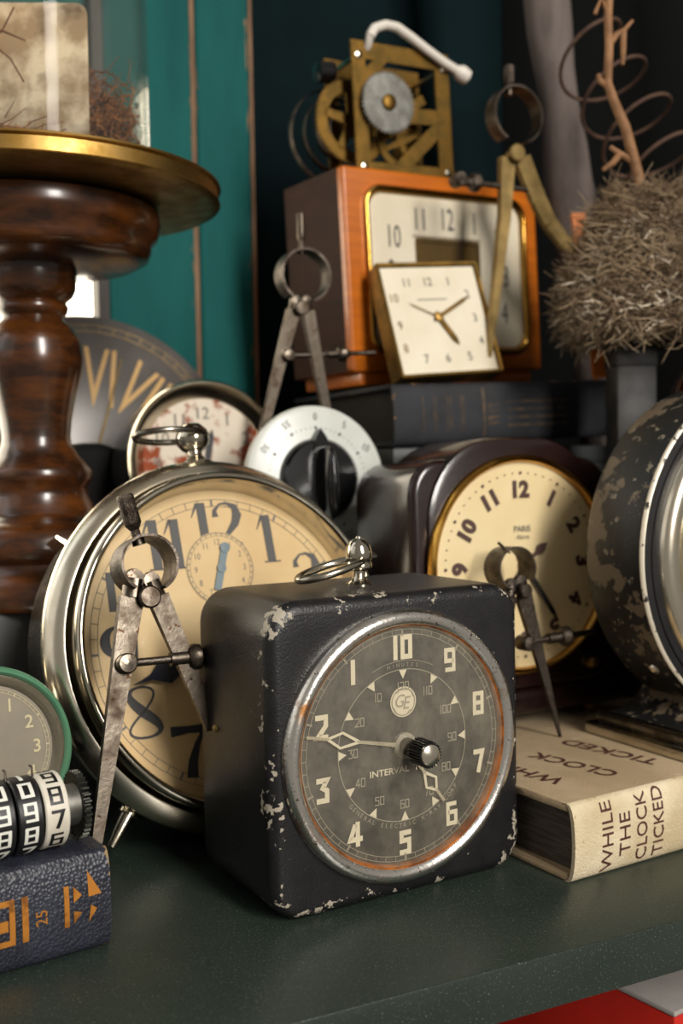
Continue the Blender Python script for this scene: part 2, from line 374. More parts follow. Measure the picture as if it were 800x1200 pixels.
def fat(d):                                                    # fat-face old style numerals, height 1
    if d == '1': return join2([ribbon([(.03, .5), (.06, -.48)], .19), ribbon([(-.05, .49), (-.2, .2)], [.07, .015]), ribbon([(-.12, -.485), (.26, -.485)], .03)])
    if d == '8':
        p = []; wd = []
        for i in range(48):
            t = 2*PI*i/48; k = .85 if math.cos(t) > 0 else 1.05; p.append((-.3*k*math.sin(2*t)*(.96 if 1 else 1), .47*math.cos(t)+.0)); wd.append(.045+.15*max(0, math.sin(t))**2.2)
        return ribbon(p, wd, True)
    if d == '7': return join2([ribbon([(-.36, .40), (.0, .40), (.36, .38)], [.2, .13, .17]), ribbon([(.36, .42), (.16, .12), (.02, -.2), (-.03, -.5)], [.05, .12, .19, .24])])
    if d == '2':
        p = [(-.24, .2), (-.25, .33), (-.12, .46), (.03, .48), (.2, .4), (.25, .23), (.18, .05), (0, -.15), (-.22, -.36), (-.27, -.45)]
        return join2([ribbon(p, [.14, .08, .04, .05, .13, .2, .17, .1, .05, .03]), ribbon([(-.28, -.42), (0, -.42), (.3, -.4)], [.05, .16, .1])])
    if d == '9':
        p = [(.0+.27*math.cos(a), .2+.28*math.sin(a)) for a in [2*PI*i/28 for i in range(28)]]
        wd = [.05+.15*abs(math.cos(2*PI*i/28))**2 for i in range(28)]
        return join2([ribbon(p, wd, True), ribbon([(.27, .2), (.26, -.1), (.12, -.38), (-.08, -.48), (-.22, -.36)], [.19, .17, .09, .05, .13])])
def arctext(s, r, a_mid, step, size, inward=False, bold=0, xs=1.):
    out = []; n = len(s)
    for i, ch in enumerate(s):
        if ch == ' ': continue
        a = a_mid+((i-(n-1)/2)*step)*(1 if inward else -1)
        out.append(xf(text2d(ch, size, bold, xs), dx=r*math.cos(a), dz=r*math.sin(a), rot=a+PI/2 if inward else a-PI/2))
    return join2(out)
def circle2(r, wd, n=72, a0=0, a1=2*PI, cx=0, cz=0):
    full = abs(a1-a0-2*PI) < 1e-6
    return ribbon([(cx+r*math.cos(a0+(a1-a0)*i/n), cz+r*math.sin(a0+(a1-a0)*i/n)) for i in range(n if full else n+1)], wd, full)
def ticks2(r0, r1, n, wd, big=0, wbig=None, skip=None, cx=0, cz=0):
    out = []
    for i in range(n):
        a = PI/2-2*PI*i/n; ww = wbig if big and i % big == 0 and wbig else wd
        out.append(ribbon([(cx+r0*math.cos(a), cz+r0*math.sin(a)), (cx+r1*math.cos(a), cz+r1*math.sin(a))], ww))
    return join2(out)
def disc2(r, n=24, cx=0, cz=0): return [(cx+r*math.cos(2*PI*i/n), cz+r*math.sin(2*PI*i/n)) for i in range(n)], [tuple(range(n))]
def dots2(r, n, rad, big=0, rbig=0):
    return join2([disc2(rbig if big and i % big == 0 else rad, 10, r*math.cos(PI/2-2*PI*i/n), r*math.sin(PI/2-2*PI*i/n)) for i in range(n)])
def put(vf, name, m, parent, y, label=None): return MB().flat(vf[0], vf[1], y).build(name, m, parent, 0, label)
def hand(mb, L, ang, w0, y, tail=0, shape='taper'):
    c, s = math.cos(ang), math.sin(ang); M = Matrix(((c, 0, -s, 0), (0, 1, 0, 0), (s, 0, c, 0), (0, 0, 0, 1)))
    if shape == 'taper': poly = [(-tail, -w0/2), (L*.8, -w0/2), (L, 0), (L*.8, w0/2), (-tail, w0/2)]
    elif shape == 'spade': poly = [(-tail, -w0*.2), (L*.55, -w0*.2), (L*.68, -w0*.55), (L*.8, -w0*.45), (L, 0), (L*.8, w0*.45), (L*.68, w0*.55), (L*.55, w0*.2), (-tail, w0*.2)]
    elif shape == 'leaf': poly = [(-tail, -w0*.15), (L*.45, -w0*.18), (L*.68, -w0*.55), (L*.82, -w0*.12), (L, 0), (L*.82, w0*.12), (L*.68, w0*.55), (L*.45, w0*.18), (-tail, w0*.15)]
    return mb.prism(poly, y, y+.04, M)
def gear(r, teeth, depth, hole, y0, y1, spokes=0, rim=.0):
    mb = MB(); pts = []
    for i in range(teeth):
        for k, rr in ((0, r-depth), (.25, r), (.5, r), (.75, r-depth)):
            a = 2*PI*(i+k)/teeth; pts.append((rr*math.cos(a), rr*math.sin(a)))
    n = len(pts); inner = [(hole*math.cos(2*PI*i/n), hole*math.sin(2*PI*i/n)) for i in range(n)] if not spokes else [((r-depth-rim)*math.cos(2*PI*i/n), (r-depth-rim)*math.sin(2*PI*i/n)) for i in range(n)]
    v = [(x, y0, z) for x, z in pts]+[(x, y0, z) for x, z in inner]+[(x, y1, z) for x, z in pts]+[(x, y1, z) for x, z in inner]; f = []
    for i in range(n):
        j = (i+1) % n; f += [(i, j, n+j, n+i), (2*n+j, 2*n+i, 3*n+i, 3*n+j), (i, 2*n+i, 2*n+j, j), (n+i, n+j, 3*n+j, 3*n+i)]
    mb.add(v, f)
    for k in range(spokes):
        a = 2*PI*k/spokes+.4; mb.bar((hole*.6*math.cos(a), (y0+y1)/2, hole*.6*math.sin(a)), ((r-depth-rim*.7)*math.cos(a), (y0+y1)/2, (r-depth-rim*.7)*math.sin(a)), hole*1.1, y1-y0, hole*.8, y1-y0)
    if spokes: mb.lathe([(.02, y0), (hole, y0), (hole, y1), (.02, y1)], seg=24)
    return mb
def domeprof(R, y0, bulge, n=8): return [(max(R*math.sin(PI/2*(1-i/n)), .002), y0-bulge*(1-math.sin(PI/2*(1-i/n))**2)**.5) for i in range(n+1)]
def capdome(R, y0, bulge, n=10):                               # shallow dome, low slope at centre
    return [(max(R*(1-i/n), .002), y0-bulge*(1-(1-i/n)**2)) for i in range(n+1)]

# ------------------------------------------------------------------ the setting (shelf frame: x along the front edge, y to the back)
SY = .4514; E1 = (-1.527, 26.418, 0)
def setmesh(name, mb, m):
    o = mb.build(name, m, None, 30); o.location = Vector(E1)*S; frame(o, SY); return o
def sloc(x, y, z=0): c, s = math.cos(SY), math.sin(SY); return (E1[0]+x*c-y*s, E1[1]+x*s+y*c, z)
tag(setmesh('shelf_board', MB().box(-60, 34.6, 0, 40.2, -1.58, 0, .06), 'shelf_green'), 'dark green painted shelf board that carries all the clocks and books', 'shelf')
struct(setmesh('wall_back', MB().box(12.5, 36, 40.4, 42, -40, 75), 'wall_dark'))
struct(setmesh('wall_right', MB().box(34.7, 36.5, 2, 40.3, -40, 75), 'wall_black'))
tag(setmesh('lower_shelf_board', MB().box(-60, 34.6, .3, 40.2, -24, -22.4, .06), 'lower_wood'), 'lower shelf board hidden in the shade underneath', 'shelf')
pw = bpy.data.objects.new('wall_left', None); COL.objects.link(pw); pw.location = Vector(E1)*S; frame(pw, SY); struct(pw)
for x0, x1 in ((5.05, 10.26), (10.58, 13.95)):
    v = MB(); xs = [x0, x0+.12, x0+.5, (x0+x1)/2, x1-.5, x1-.12, x1]; wr = [1, .8, 0, 0, 0, .8, 1]; ys = [37.12, 37, 37, 37, 37, 37, 37.12]
    zs = [-22+i*2.5 for i in range(40)]; V = []; W = []; F = []
    for z in zs:
        for x, q, y in zip(xs, wr, ys): V.append((x, y, z)); W.append(q*.75)
    n = len(xs)
    for j in range(len(zs)-1):
        for i in range(n-1): F.append((j*n+i, j*n+i+1, (j+1)*n+i+1, (j+1)*n+i))
    v.add(V, F, W); v.box(x0, x1, 37.12, 38.4, -22, 75.5); v.build('plank', 'teal', pw, 30)
MB().box(10.2, 10.64, 37.25, 38.2, -22, 75).build('plank_gap', 'bare_wood', pw, 0)
MB().box(13.96, 14.16, 37.02, 38.4, -22, 75).build('bare_edge', 'bare_wood', pw, 0)
win = bpy.data.objects.new('window_1', None); COL.objects.link(win); win.location = Vector(E1)*S; frame(win, SY); struct(win)
MB().box(-40, 4.4, 38.5, 38.7, 11.5, 36.5).build('window_pane', 'daylight_pane', win, 0)
MB().box(4.4, 5.04, 37.0, 38.8, -22, 75).build('window_frame', 'frame_dark', win, 0)
for z in (11, 36): MB().box(-40, 4.4, 38.0, 38.45, z, z+.6).build('window_bar', 'white_plastic', win, 0)
struct(setmesh('wall_front', MB().box(-60, 4.4, 38.2, 40, -40, 11).box(-60, 4.4, 38.2, 40, 36.6, 75), 'teal'))

# lower shelf: red box
t = thing('red_box', 'red box with a grey lid below the shelf at lower right', 'box', (11.78, 37.96, -22.4), .62)
MB().box(0, 18, 0, 26, 0, 16.2, .1).build('box_body', 'red_card', t, 30)
MB().box(.02, 18, .02, 26, 16.2, 16.4, .05).build('lid', 'grey_card', t, 30)

# ------------------------------------------------------------------ GE interval timer
t = thing('interval_timer', 'black chipped square interval timer with round dark dial and chrome bezel', 'timer', (-2.288, 31.877, 0), .5319)
b = MB(); bx = rbox(9.75, 9.95, 5.5, 1.15, .42, 4.875, 5.0, n=10, es=5, wear=True)
bx.build('case', 'black_enamel', t, 50)
C = (4.82, 0, 5.0)
e = bpy.data.objects.new('dial_assembly', None)
def off(mb, c):
    mb.v = [(p[0]+c[0], p[1]+c[1], p[2]+c[2]) for p in mb.v]; return mb
off(MB().lathe([(4.46, .05), (4.46, -.1), (4.39, -.3), (4.23, -.42), (4.06, -.4), (3.96, -.28)], seg=96), C).build('bezel', 'chrome_worn', t, 60)
off(MB().lathe([(3.96, -.28), (3.88, -.2), (3.86, .0)], seg=96), C).build('bezel_inner_ring', 'rust_ring', t, 60)
dial = off(MB().lathe([(3.9, -.05), (3.88, .0), (3.8, -.02), (.01, -.02)], seg=96), C).build('dial', 'timer_dial', t, 60)
DY = -.05
def tput(vf, name, m, y=DY): return put(xf(vf, dx=C[0], dz=C[2]), name, m, dial, y)
for i, s in enumerate(['10', '1', '2', '3', '4', '5', '6', '7', '8', '9']):
    a = PI/2+2*PI*i/10
    tput(xf(blocktext(s, .21, .72), .76, .8, 3.2*math.cos(a), 3.2*math.sin(a)), 'numeral', 'timer_print')
for i in range(12):
    a = PI/2+2*PI*i/12; r = 2.33
    tri = ([(0, -.16), (-.15, .13), (.15, .13)], [(0, 1, 2)])
    tput(xf(tri, dx=r*math.cos(a), dz=r*math.sin(a), rot=a-PI/2), 'minute_marker', 'timer_print')
    tput(xf(blocktext(str(120 if i == 0 else 10*i), .13, .7), .27, .29, 1.93*math.cos(a), 1.93*math.sin(a)), 'minute_numeral', 'timer_print_dim')
tput(circle2(2.48, .03), 'minute_ring', 'timer_print_dim')
tput(circle2(2.76, .02, 20, PI*.36, PI*.64), 'minute_arc', 'timer_print_dim')
tput(join2([circle2(3.62, .02), circle2(3.78, .02), ticks2(3.62, 3.78, 60, .02), ticks2(3.56, 3.8, 10, .07)]), 'second_track', 'timer_print_dim')
tput(arctext('MINUTES', 2.63, PI/2, .07, .13), 'minutes_lettering', 'timer_print_dim')
tput(arctext('GENERAL ELECTRIC X-RAY CORP', 2.62, -PI/2, .068, .15, inward=True), 'maker_lettering', 'timer_print_dim')
tput(xf(text2d('INTERVAL  TIMER', .21, .015), 1.15, 1, 0, -.78), 'title_lettering', 'timer_print')
tput(disc2(.5, 32, 0, 1.42), 'emblem', 'timer_print')
em = [circle2(.44, .035, 40, cx=0, cz=1.42)]
em.append(xf(text2d('G', .42, .0, 1., .25), .9, 1, -.12, 1.46)); em.append(xf(text2d('E', .42, .0, 1., .25), .9, 1, .14, 1.38))
for a in (.3, 1.9, 3.5, 5.1): em.append(ribbon([(.42*math.cos(a+q*.14), 1.42+(.42-.05*math.sin(q*1.2))*math.sin(a+q*.14)) for q in range(5)], .03))
tput(join2(em), 'emblem_lettering', 'timer_print_dim', DY-.012)
for nm, L, a, wd in (('long_hand', 3.72, 2*PI*.466, .3), ('short_hand', 2.55, -PI*.30, .3)):
    h = []
    for sgn in (1, -1): h.append(ribbon([(.35, 0), (L*.48, .0), (L*.66, sgn*.24), (L*.8, 0.), (L, 0)], [.13, .1, .08, .09, .1]))
    tput(xf(join2(h), rot=a), nm, 'timer_print', -.16)
off(MB().lathe([(.42, -.02), (.42, -.16), (.36, -.2), (.01, -.2)], seg=32), C).build('hub', 'timer_print_dim', t)
off(MB().lathe([(3.92, -.2)]+capdome(3.9, -.24, .42), seg=96), C).build('crystal', 'timer_crystal', t)
off(MB().lathe([(.28, -.1), (.28, -.75), (.36, -.78), (.36, -.88), (.3, -.9)], seg=32), C).build('knob_collar', 'steel_dark', t)
kn = gear(.43, 26, .06, .02, -1.52, -.84); kn = off(kn, C).build('knob', 'bakelite_black', t, 30)
off(MB().lathe([(.35, -1.5), (.33, -1.58), (.22, -1.64), (.01, -1.66)], seg=32), C).build('knob_cap', 'nickel_bright', kn)
HC = (4.9, 2.7, 9.97)
fin = MB().lathe([(.01, 0), (.46, 0), (.46, .06), (.3, .16), (.22, .3), (.22, .5), (.4, .56), (.46, .62), (.46, .74), (.42, .82), (.46, .95), (.46, 1.15), (.4, 1.38), (.26, 1.55), (.1, 1.62), (.09, 1.68), (.01, 1.7)], 'z', 32)
off(fin, HC).build('finial', 'nickel', t)
pts = [(-1.12+1.22*math.cos(a), .72*math.sin(a), .92-.30*(1-math.cos(a))) for a in [2*PI*i/48 for i in range(48)]]
off(MB().tube(pts, .13, 10, True), HC).build('carrying_ring', 'nickel', t)
off(MB().tube([(-.4, 0, .92), (.5, 0, .95), (.68, 0, .95)], [.17, .17, .12], 12), HC).build('ring_pin', 'nickel_dark', t)
off(MB().lathe([(.01, -.14), (.12, -.1), (.15, 0)], 'x', 20), (0.02, 2.2+1.8, 5.4)).build('side_screw', 'brass_pale', t)

# ------------------------------------------------------------------ big nickel alarm clock
t = thing('alarm_clock', 'large nickel alarm clock with yellowed cream dial and bold numerals', 'clock', (-4.448, 41.19, 7.405), .581, .258)
MB().lathe([(6.95, .3), (6.95, 3.0), (6.7, 3.3), (6.4, 3.4), (.01, 3.4)], seg=96).build('case', 'nickel_dark', t)
MB().lathe([(6.95, .42), (7.24, .4), (7.27, .2), (7.22, .04), (6.98, -.2), (6.72, -.4), (6.62, -.42), (6.54, -.3), (6.5, .0), (6.5, .2)], seg=120).build('bezel', 'nickel_bright', t, 60)
MB().lathe([(6.52, .0), (6.44, -.2), (6.46, -.6), (6.5, -.95), (6.46, -1.2), (6.36, -1.32), (6.22, -1.3), (6.14, -1.15), (6.1, -.7), (6.02, -.2), (5.98, -.06)], seg=120).build('glass_rim', 'nickel', t, 60)
dial = MB().lathe([(6.0, -.05), (5.7, -.09), (.01, -.1)], seg=96).build('dial', 'cream_dial', t)
put(join2([circle2(5.32, .02, 120), circle2(5.6, .02, 120), ticks2(5.32, 5.6, 60, .025, 5, .09)]), 'minute_track', 'dial_ink_soft', dial, -.115)
NR = 4.5
for n in range(1, 13):
    a = PI/2-2*PI*n/12; s = str(n); parts = []
    if all(c in '12789' for c in s):
        for i, c in enumerate(s): parts.append(xf(fat(c), dx=(i-(len(s)-1)/2)*(.46 if s == '11' else .58)+(.0)))
    else:
        parts.append(text2d(s, .72, .03))
    put(xf(join2(parts), 1.95, 1.95, NR*math.cos(a), NR*math.sin(a)), 'numeral', 'dial_ink' if n in (7, 8, 9) else 'grey_ink', dial, -.12)
SC = (0, 2.82)
sub = MB().lathe([(1.46, -.125), (.01, -.128)], seg=48, c=(SC[0], 0, SC[1])).build('alarm_subdial', 'cream_dial', dial)
put(join2([circle2(1.42, .03, 60, cx=SC[0], cz=SC[1]), circle2(1.3, .015, 60, cx=SC[0], cz=SC[1]), ticks2(1.3, 1.42, 36, .03, cx=SC[0], cz=SC[1])]), 'alarm_track', 'dial_ink_soft', dial, -.14)
for n in range(1, 13):
    a = PI/2-2*PI*n/12; put(xf(text2d(str(n), .25, 0, .85), dx=SC[0]+1.06*math.cos(a), dz=SC[1]+1.06*math.sin(a)), 'alarm_numeral', 'dial_ink_soft', dial, -.14)
ah = MB(); hand(ah, .95, 1.25, .3, -.22, .9); ah.lathe([(.19, -.2), (.19, -.26), (.01, -.27)], seg=24); ah.lathe([(.21, -.2), (.21, -.25), (.01, -.26)], seg=24, c=(.26, 0, .8))
off(ah, (SC[0], 0, SC[1])).build('alarm_hand', 'pale_blue', t)
hh = MB(); hand(hh, 4.45, math.radians(-163.5), .95, -.36, .3, 'leaf'); hh.build('hour_hand', 'blue_hand', t)
hh = MB(); hand(hh, 4.9, math.radians(-40), .8, -.44, .3, 'leaf'); hh.lathe([(.3, -.2), (.3, -.5), (.01, -.52)], seg=24); hh.build('minute_hand', 'blue_hand', t)
MB().lathe(capdome(6.12, -1.18, .3), seg=96).build('crystal', 'crystal', t)
HC = (0, .75, 7.2)
fin = MB().lathe([(.01, 0), (.75, 0), (.72, .1), (.42, .24), (.3, .45), (.32, .6), (.5, .72), (.66, .95), (.7, 1.2), (.62, 1.48), (.4, 1.72), (.01, 1.8)], 'z', 40)
off(fin, HC).build('finial', 'nickel', t)
pts = [(-.95+1.5*math.cos(a), .95*math.sin(a), 1.28+.0*math.cos(a)) for a in [2*PI*i/48 for i in range(48)]]
off(MB().tube(pts, .13, 10, True), HC).build('carrying_ring', 'nickel_dark', t)
for sx in (-1, 1):
    a = math.radians(-90+sx*38); p0 = Vector((6.85*math.cos(a), 1.0, 6.85*math.sin(a))); d = Vector((math.cos(a), .0, math.sin(a)))
    p1 = p0+d*(1.75); f = MB().tube([p0-d*.3, p0+d*.35, p0+d*.36, p0+d*.5, p0+d*.52, p0+d*1.1, p1], [.3, .3, .42, .42, .3, .26, .17], 20); f.build('foot', 'nickel', t)
a = math.radians(140); MB().bar((6.8*math.cos(a), 2.4, 6.8*math.sin(a)), (7.5*math.cos(a), 2.4, 7.5*math.sin(a)), .2, 1.4, .1, 1.2).build('back_lug', 'nickel', t, 20)

# ------------------------------------------------------------------ spring bow dividers
def divider(name, label, loc, yaw, lean, ringc, R, band, wall, handle, legs, screw, mat_leg='steel', mat_ring='steel_dark', mat_h='knurl', pivot=.36, spin=0, gapang=.5, mat_nut=None):
    t = thing(name, label, 'divider', loc, yaw, lean, spin, 'spring bow dividers')
    rx, rz = ringc; d = math.atan2(-rz, -rx)
    a0, a1 = d+gapang, d+2*PI-gapang
    mb = MB(); n = 48; v = []; f = []
    for i in range(n+1):
        a = a0+(a1-a0)*i/n; c, s = math.cos(a), math.sin(a)
        for r, y in ((R, -band/2), (R, band/2), (R-wall, band/2), (R-wall, -band/2)): v.append((rx+r*c, y, rz+r*s))
    for i in range(n):
        for k in range(4): l = (k+1) % 4; f.append((4*i+k, 4*i+l, 4*i+4+l, 4*i+4+k))
    f += [(0, 1, 2, 3), (4*n+3, 4*n+2, 4*n+1, 4*n)]
    mb.add(v, f).build('spring_bow', mat_ring, t, 35)
    hx0, hz0, hx1, hz1, hr = handle
    A, B = Vector((hx0, 0, hz0)), Vector((hx1, 0, hz1))
    MB().tube([A, A.lerp(B, .12), A.lerp(B, .14), A.lerp(B, .28), A.lerp(B, .3), A.lerp(B, .96), B], [hr*.55, hr*.55, hr*.5, hr*.95, hr, hr, hr*.85], 20).build('handle', mat_h, t, 50)
    dn = (A-B).normalized(); MB().tube([A+dn*.05, A+dn*.32], hr*.75, 16).build('handle_nut', 'steel', t, 40)
    band = min(band, .85); MB().lathe([(pivot*.6, band*.3), (pivot*.6, -band*.45), (pivot, -band*.46), (pivot, -band*.62), (pivot*.85, -band*.68), (.01, -band*.69)], seg=32).build('pivot_disc', mat_leg, t, 20)
    for pts, w0, w1, dp in legs:
        mb = MB(); P = [Vector((x, 0, z)) for x, z in pts]
        if len(P) == 2:
            up = P[0]+(P[0]-P[1]).normalized()*(w0*.8)
            mb.bar(P[0], P[1], w0, dp, w1, dp*.45)
            mb.tube([up, P[0]], [w0*.42, w0*.42], 12)
            lump = MB().lathe([(.01, -dp*.55), (w0*.4, -dp*.5), (w0*.46, 0), (w0*.4, dp*.5), (.01, dp*.55)], seg=16, c=(up.x, 0, up.z)); mb.add(lump.v, lump.f)
        else:
            for q in range(len(P)-1):
                k0 = w0+(w1-w0)*q/(len(P)-1); k1 = w0+(w1-w0)*(q+1)/(len(P)-1); mb.bar(P[q], P[q+1], k0, dp, k1, dp*.9)
        mb.build('leg', mat_leg, t, 30)
    if screw:
        x0, z0, x1, z1, sr, nx = screw; A, B = Vector((x0, -.02, z0)), Vector((x1, -.02, z1)); dd = (B-A).normalized()
        pts = []; rr = []; m = 60
        for i in range(m+1): pts.append(A.lerp(B, i/m)); rr.append(sr if i % 2 else sr*.84)
        sc = MB().tube(pts, rr, 12).build('adjusting_screw', 'steel_dark', t, 60)
        bs = MB().lathe([(sr*1.9, band*.35), (sr*2.3, band*.2), (sr*2.3, -band*.5), (sr*1.9, -band*.62), (.01, -band*.66)], seg=24, c=(x0, 0, z0)); bs.build('screw_boss', mat_nut or mat_leg, sc, 40)
        if nx is not None:
            q = A.lerp(B, nx); MB().tube([q-dd*.9, q-dd*.3, q-dd*.28, q-dd*.12, q+dd*.12, q+dd*.2, q+dd*.36], [sr*1.6, sr*1.6, sr*2.2, sr*3, sr*3, sr*2, sr*1.6], 20).build('thumb_nut', mat_nut or mat_leg, sc, 40)
    return t
divider('spring_divider', 'steel spring divider with knurled handle standing before the cream alarm clock', (-6.652, 35.8, 9.753), .5, .2, (.06, 1.12), 1.0, 1.35, .09, (-.12, 2.12, -.42, 3.55, .3),
        [([(-.5, .05), (-2.87, -9.95)], .8, .2, .4), ([(.42, .02), (1.95, -4.6)], .72, .5, .36)], (-.94, -2.11, 1.75, -2.13, .15, .93), pivot=.38, gapang=.55)
divider('spring_divider', 'slim steel spring divider standing before the orange wooden clock', (-1.949, 52.5, 21.79), .45, 0, (.3, 1.6), 1.32, .95, .11, (.24, 2.98, .24, 4.65, .2),
        [([(-.28, -.1), (-3.5, -11.3)], .62, .2, .4), ([(.5, -.1), (2.6, -11.3)], .62, .2, .4)], (-.68, -2.3, 4.2, -2.0, .13, .62), pivot=.36, gapang=.45, mat_h='steel')
divider('spring_divider', 'steel spring divider leaning on the dial of the brown bakelite clock', (7.2, 43.5, 8.87), .45, .06, (-.38, .92), .9, 1.15, .07, (-.6, 1.75, -.9, 2.0, .06),
        [([(.2, -.2), (1.74, -6.22)], .7, .08, .3), ([(-.5, -.2), (-1.9, -6.22)], .6, .08, .3)], (.1, -2.15, 3.75, -2.0, .14, .58), mat_leg='steel_dark', pivot=.3, gapang=.6)
divider('spring_divider', 'old brass spring caliper with one curved leg beside the driftwood', (9.169, 56., 30.005), .45, 0, (.15, 2.0), 1.5, .9, .1, (-.15, 3.35, -.12, 4.55, .28),
        [([(-.35, -.2), (-.55, -3.2), (-1.2, -7.5), (-1.75, -11.2)], .85, .2, .4), ([(.55, -.1), (1.6, -2.2), (2.3, -3.3), (3.2, -4.2), (4.1, -4.8), (5.1, -5.1)], .95, .6, .4)], (-3.4, -1.62, 2.0, -1.7, .16, .2), mat_leg='brass_pale', pivot=.45, gapang=.45, mat_nut='knurl')

# ------------------------------------------------------------------ book "WHILE THE CLOCK TICKED"
def book(name, label, loc, yaw, w, d, h, cover, spine, pages, spin=0, cov=.25, wear=True):
    t = thing(name, label, 'book', loc, yaw, 0, spin)
    MB().box(.35, w-.35, .2, d-.4, cov, h-cov).build('page_block', pages, t, 0)
    for z0, nm in ((0, 'cover_board'), (h-cov, 'cover_board')):
        MB().box(0, w, .25, d, z0, z0+cov, .07, 2, wear=.55 if wear else 0).build(nm, cover, t, 40)
    v = []; f = []; W = []; n = 16; m = 40
    for j in range(m+1):
        x = w*j/m
        for i in range(n+1):
            a = -PI/2+PI*i/n; z = h/2+(h/2)*math.sin(a); y = .3-.42*math.cos(a)**.7
            v.append((x, y, z)); e = 1 if (j < 1 or j > m-1) else (.55 if (j < 2 or j > m-2) else 0); W.append(max(e, .7 if (i in (0, 1, n-1, n)) else 0) if wear else 0)
    for j in range(m):
        for i in range(n): f.append((j*(n+1)+i, (j+1)*(n+1)+i, (j+1)*(n+1)+i+1, j*(n+1)+i+1))
    mb = MB().add(v, f, W); k = len(v)
    mb.add([(x, y+.16, z) for x, y, z in v], [q[::-1] for q in f], W); e = []
    for i in range(n):
        e.append((i, i+1, k+i+1, k+i)); o = m*(n+1); e.append((o+i, k+o+i, k+o+i+1, o+i+1))
    mb.f += e
    mb.build('spine', spine, t, 60); return t
def wrap_spine(vf, h):                                         # lettering follows the curve of the spine
    V = []
    for x, z in vf[0]:
        s = max(-1, min(1, (z-h/2)/(h/2))); V.append((x, .3-.42*math.cos(math.asin(s))**.7-.025, z))
    return MB().add(V, vf[1])
t = book('novel', 'worn tan cloth book with brown title lettering under the black round clock', (7.5, 35.0, 0), .55, 19.2, 13.9, 2.66, 'tan_cloth', 'spine_cloth', 'pages_dark', cov=.3)
for i, (s, ln, mid) in enumerate((('WHILE', 2.42, 1.33), ('THE', 1.5, 1.3), ('CLOCK', 2.36, 1.4), ('TICKED', 2.42, 1.42))):
    vf = text2d(s, .52, .0); L0 = max(x for x, z in vf[0])-min(x for x, z in vf[0])
    wrap_spine(xf(vf, ln/L0, 1, rot=PI/2, dx=1.5+i*.82, dz=mid), 2.66).build('title_lettering', 'maroon_ink', t, 0)
for s, x1, y1, ln in (('WHILE', 1.55, 2.1, 3.6), ('CLOCK', 3.75, 1.7, 3.9), ('TICKED', 6.2, 1.9, 4.4)):
    vf = text2d(s, .78, .015); L0 = max(x for x, z in vf[0])-min(x for x, z in vf[0]); vf = xf(xf(vf, ln/L0, 1, ln/2), rot=PI/2+.16, dx=x1, dz=y1)
    MB().add([(x, z, 2.68) for x, z in vf[0]], vf[1]).build('cover_lettering', 'maroon_ink', t, 0)

# ------------------------------------------------------------------ bakelite "PARIS" alarm clock
t = thing('bakelite_clock', 'dark brown bakelite alarm clock with cream dial and thin brass bezel', 'clock', (7.6, 46.0, 9.7), .48, .033)
rbox(10.6, 10.1, 5.0, 1.5, .35, 0, -.45, n=8).build('case', 'bakelite', t, 50)
L = []
for ins, y in ((.35, -.22), (.1, -.14), (0, .1), (0, 4.2), (.3, 5.2)): L.append(([(x, z) for x, z in rrect(9.3-2*ins, 10.9-2*ins, 3.6-ins, 10, 0, .05)], y))
rings(MB(), L).build('raised_band', 'bakelite', t, 40)
rbox(11.6, 1.1, 5.4, .3, .25, 0, -6.0, n=4).build('plinth', 'bakelite', t, 50)
MB().lathe([(4.75, -.2), (4.72, -.5), (4.6, -.62), (4.48, -.55), (4.42, -.4), (4.4, -.3)], seg=96).build('bezel', 'gold_bright', t, 60)
dial = MB().lathe([(4.45, -.28), (4.2, -.3), (3.5, -.33), (.01, -.34)], seg=80).build('dial', 'ivory_dial', t)
for n in range(1, 13):
    a = PI/2-2*PI*n/12; put(xf(text2d(str(n), .68, .055, 1.05), dx=3.25*math.cos(a), dz=3.25*math.sin(a), rot=a-PI/2), 'numeral', 'brown_ink', dial, -.37)
put(dots2(3.95, 60, .035, 5, .07), 'minute_dots', 'brown_ink', dial, -.36)
put(join2([xf(text2d('PARIS', .26, .012), dx=0, dz=1.55), xf(text2d('Alarm', .2, 0, 1, .25), dx=0, dz=1.2)]), 'dial_lettering', 'dial_ink_soft', dial, -.37)
h = MB(); hand(h, 1.55, .62, .42, -.46, .3, 'spade'); h.build('alarm_hand', 'brown_ink', t)
h = MB(); hand(h, 3.1, math.radians(-56), .22, -.52, .5); h.build('minute_hand', 'black_matte', t)
h = MB(); hand(h, 2.2, math.radians(-125), .3, -.58, .3); h.build('hour_hand', 'black_matte', t)
MB().lathe([(.3, -.34), (.3, -.55), (.16, -.64), (.01, -.66)], seg=24).build('hub', 'brass', t)
MB().lathe(capdome(4.46, -.56, .5), seg=80).build('crystal', 'crystal', t)
MB().lathe([(.3, .1), (.3, -.25), (.2, -.4), (.01, -.44)], seg=24, c=(3.75, -.05, -4.6)).build('shutoff_knob', 'brass', t)
for x in (-4.4, 4.4):
    for y in (.8, 3.9): MB().lathe([(.01, -7.02), (.42, -7.02), (.48, -6.85), (.42, -6.5)], 'z', 20, (x, y, 0)).build('foot', 'brass_old', t)

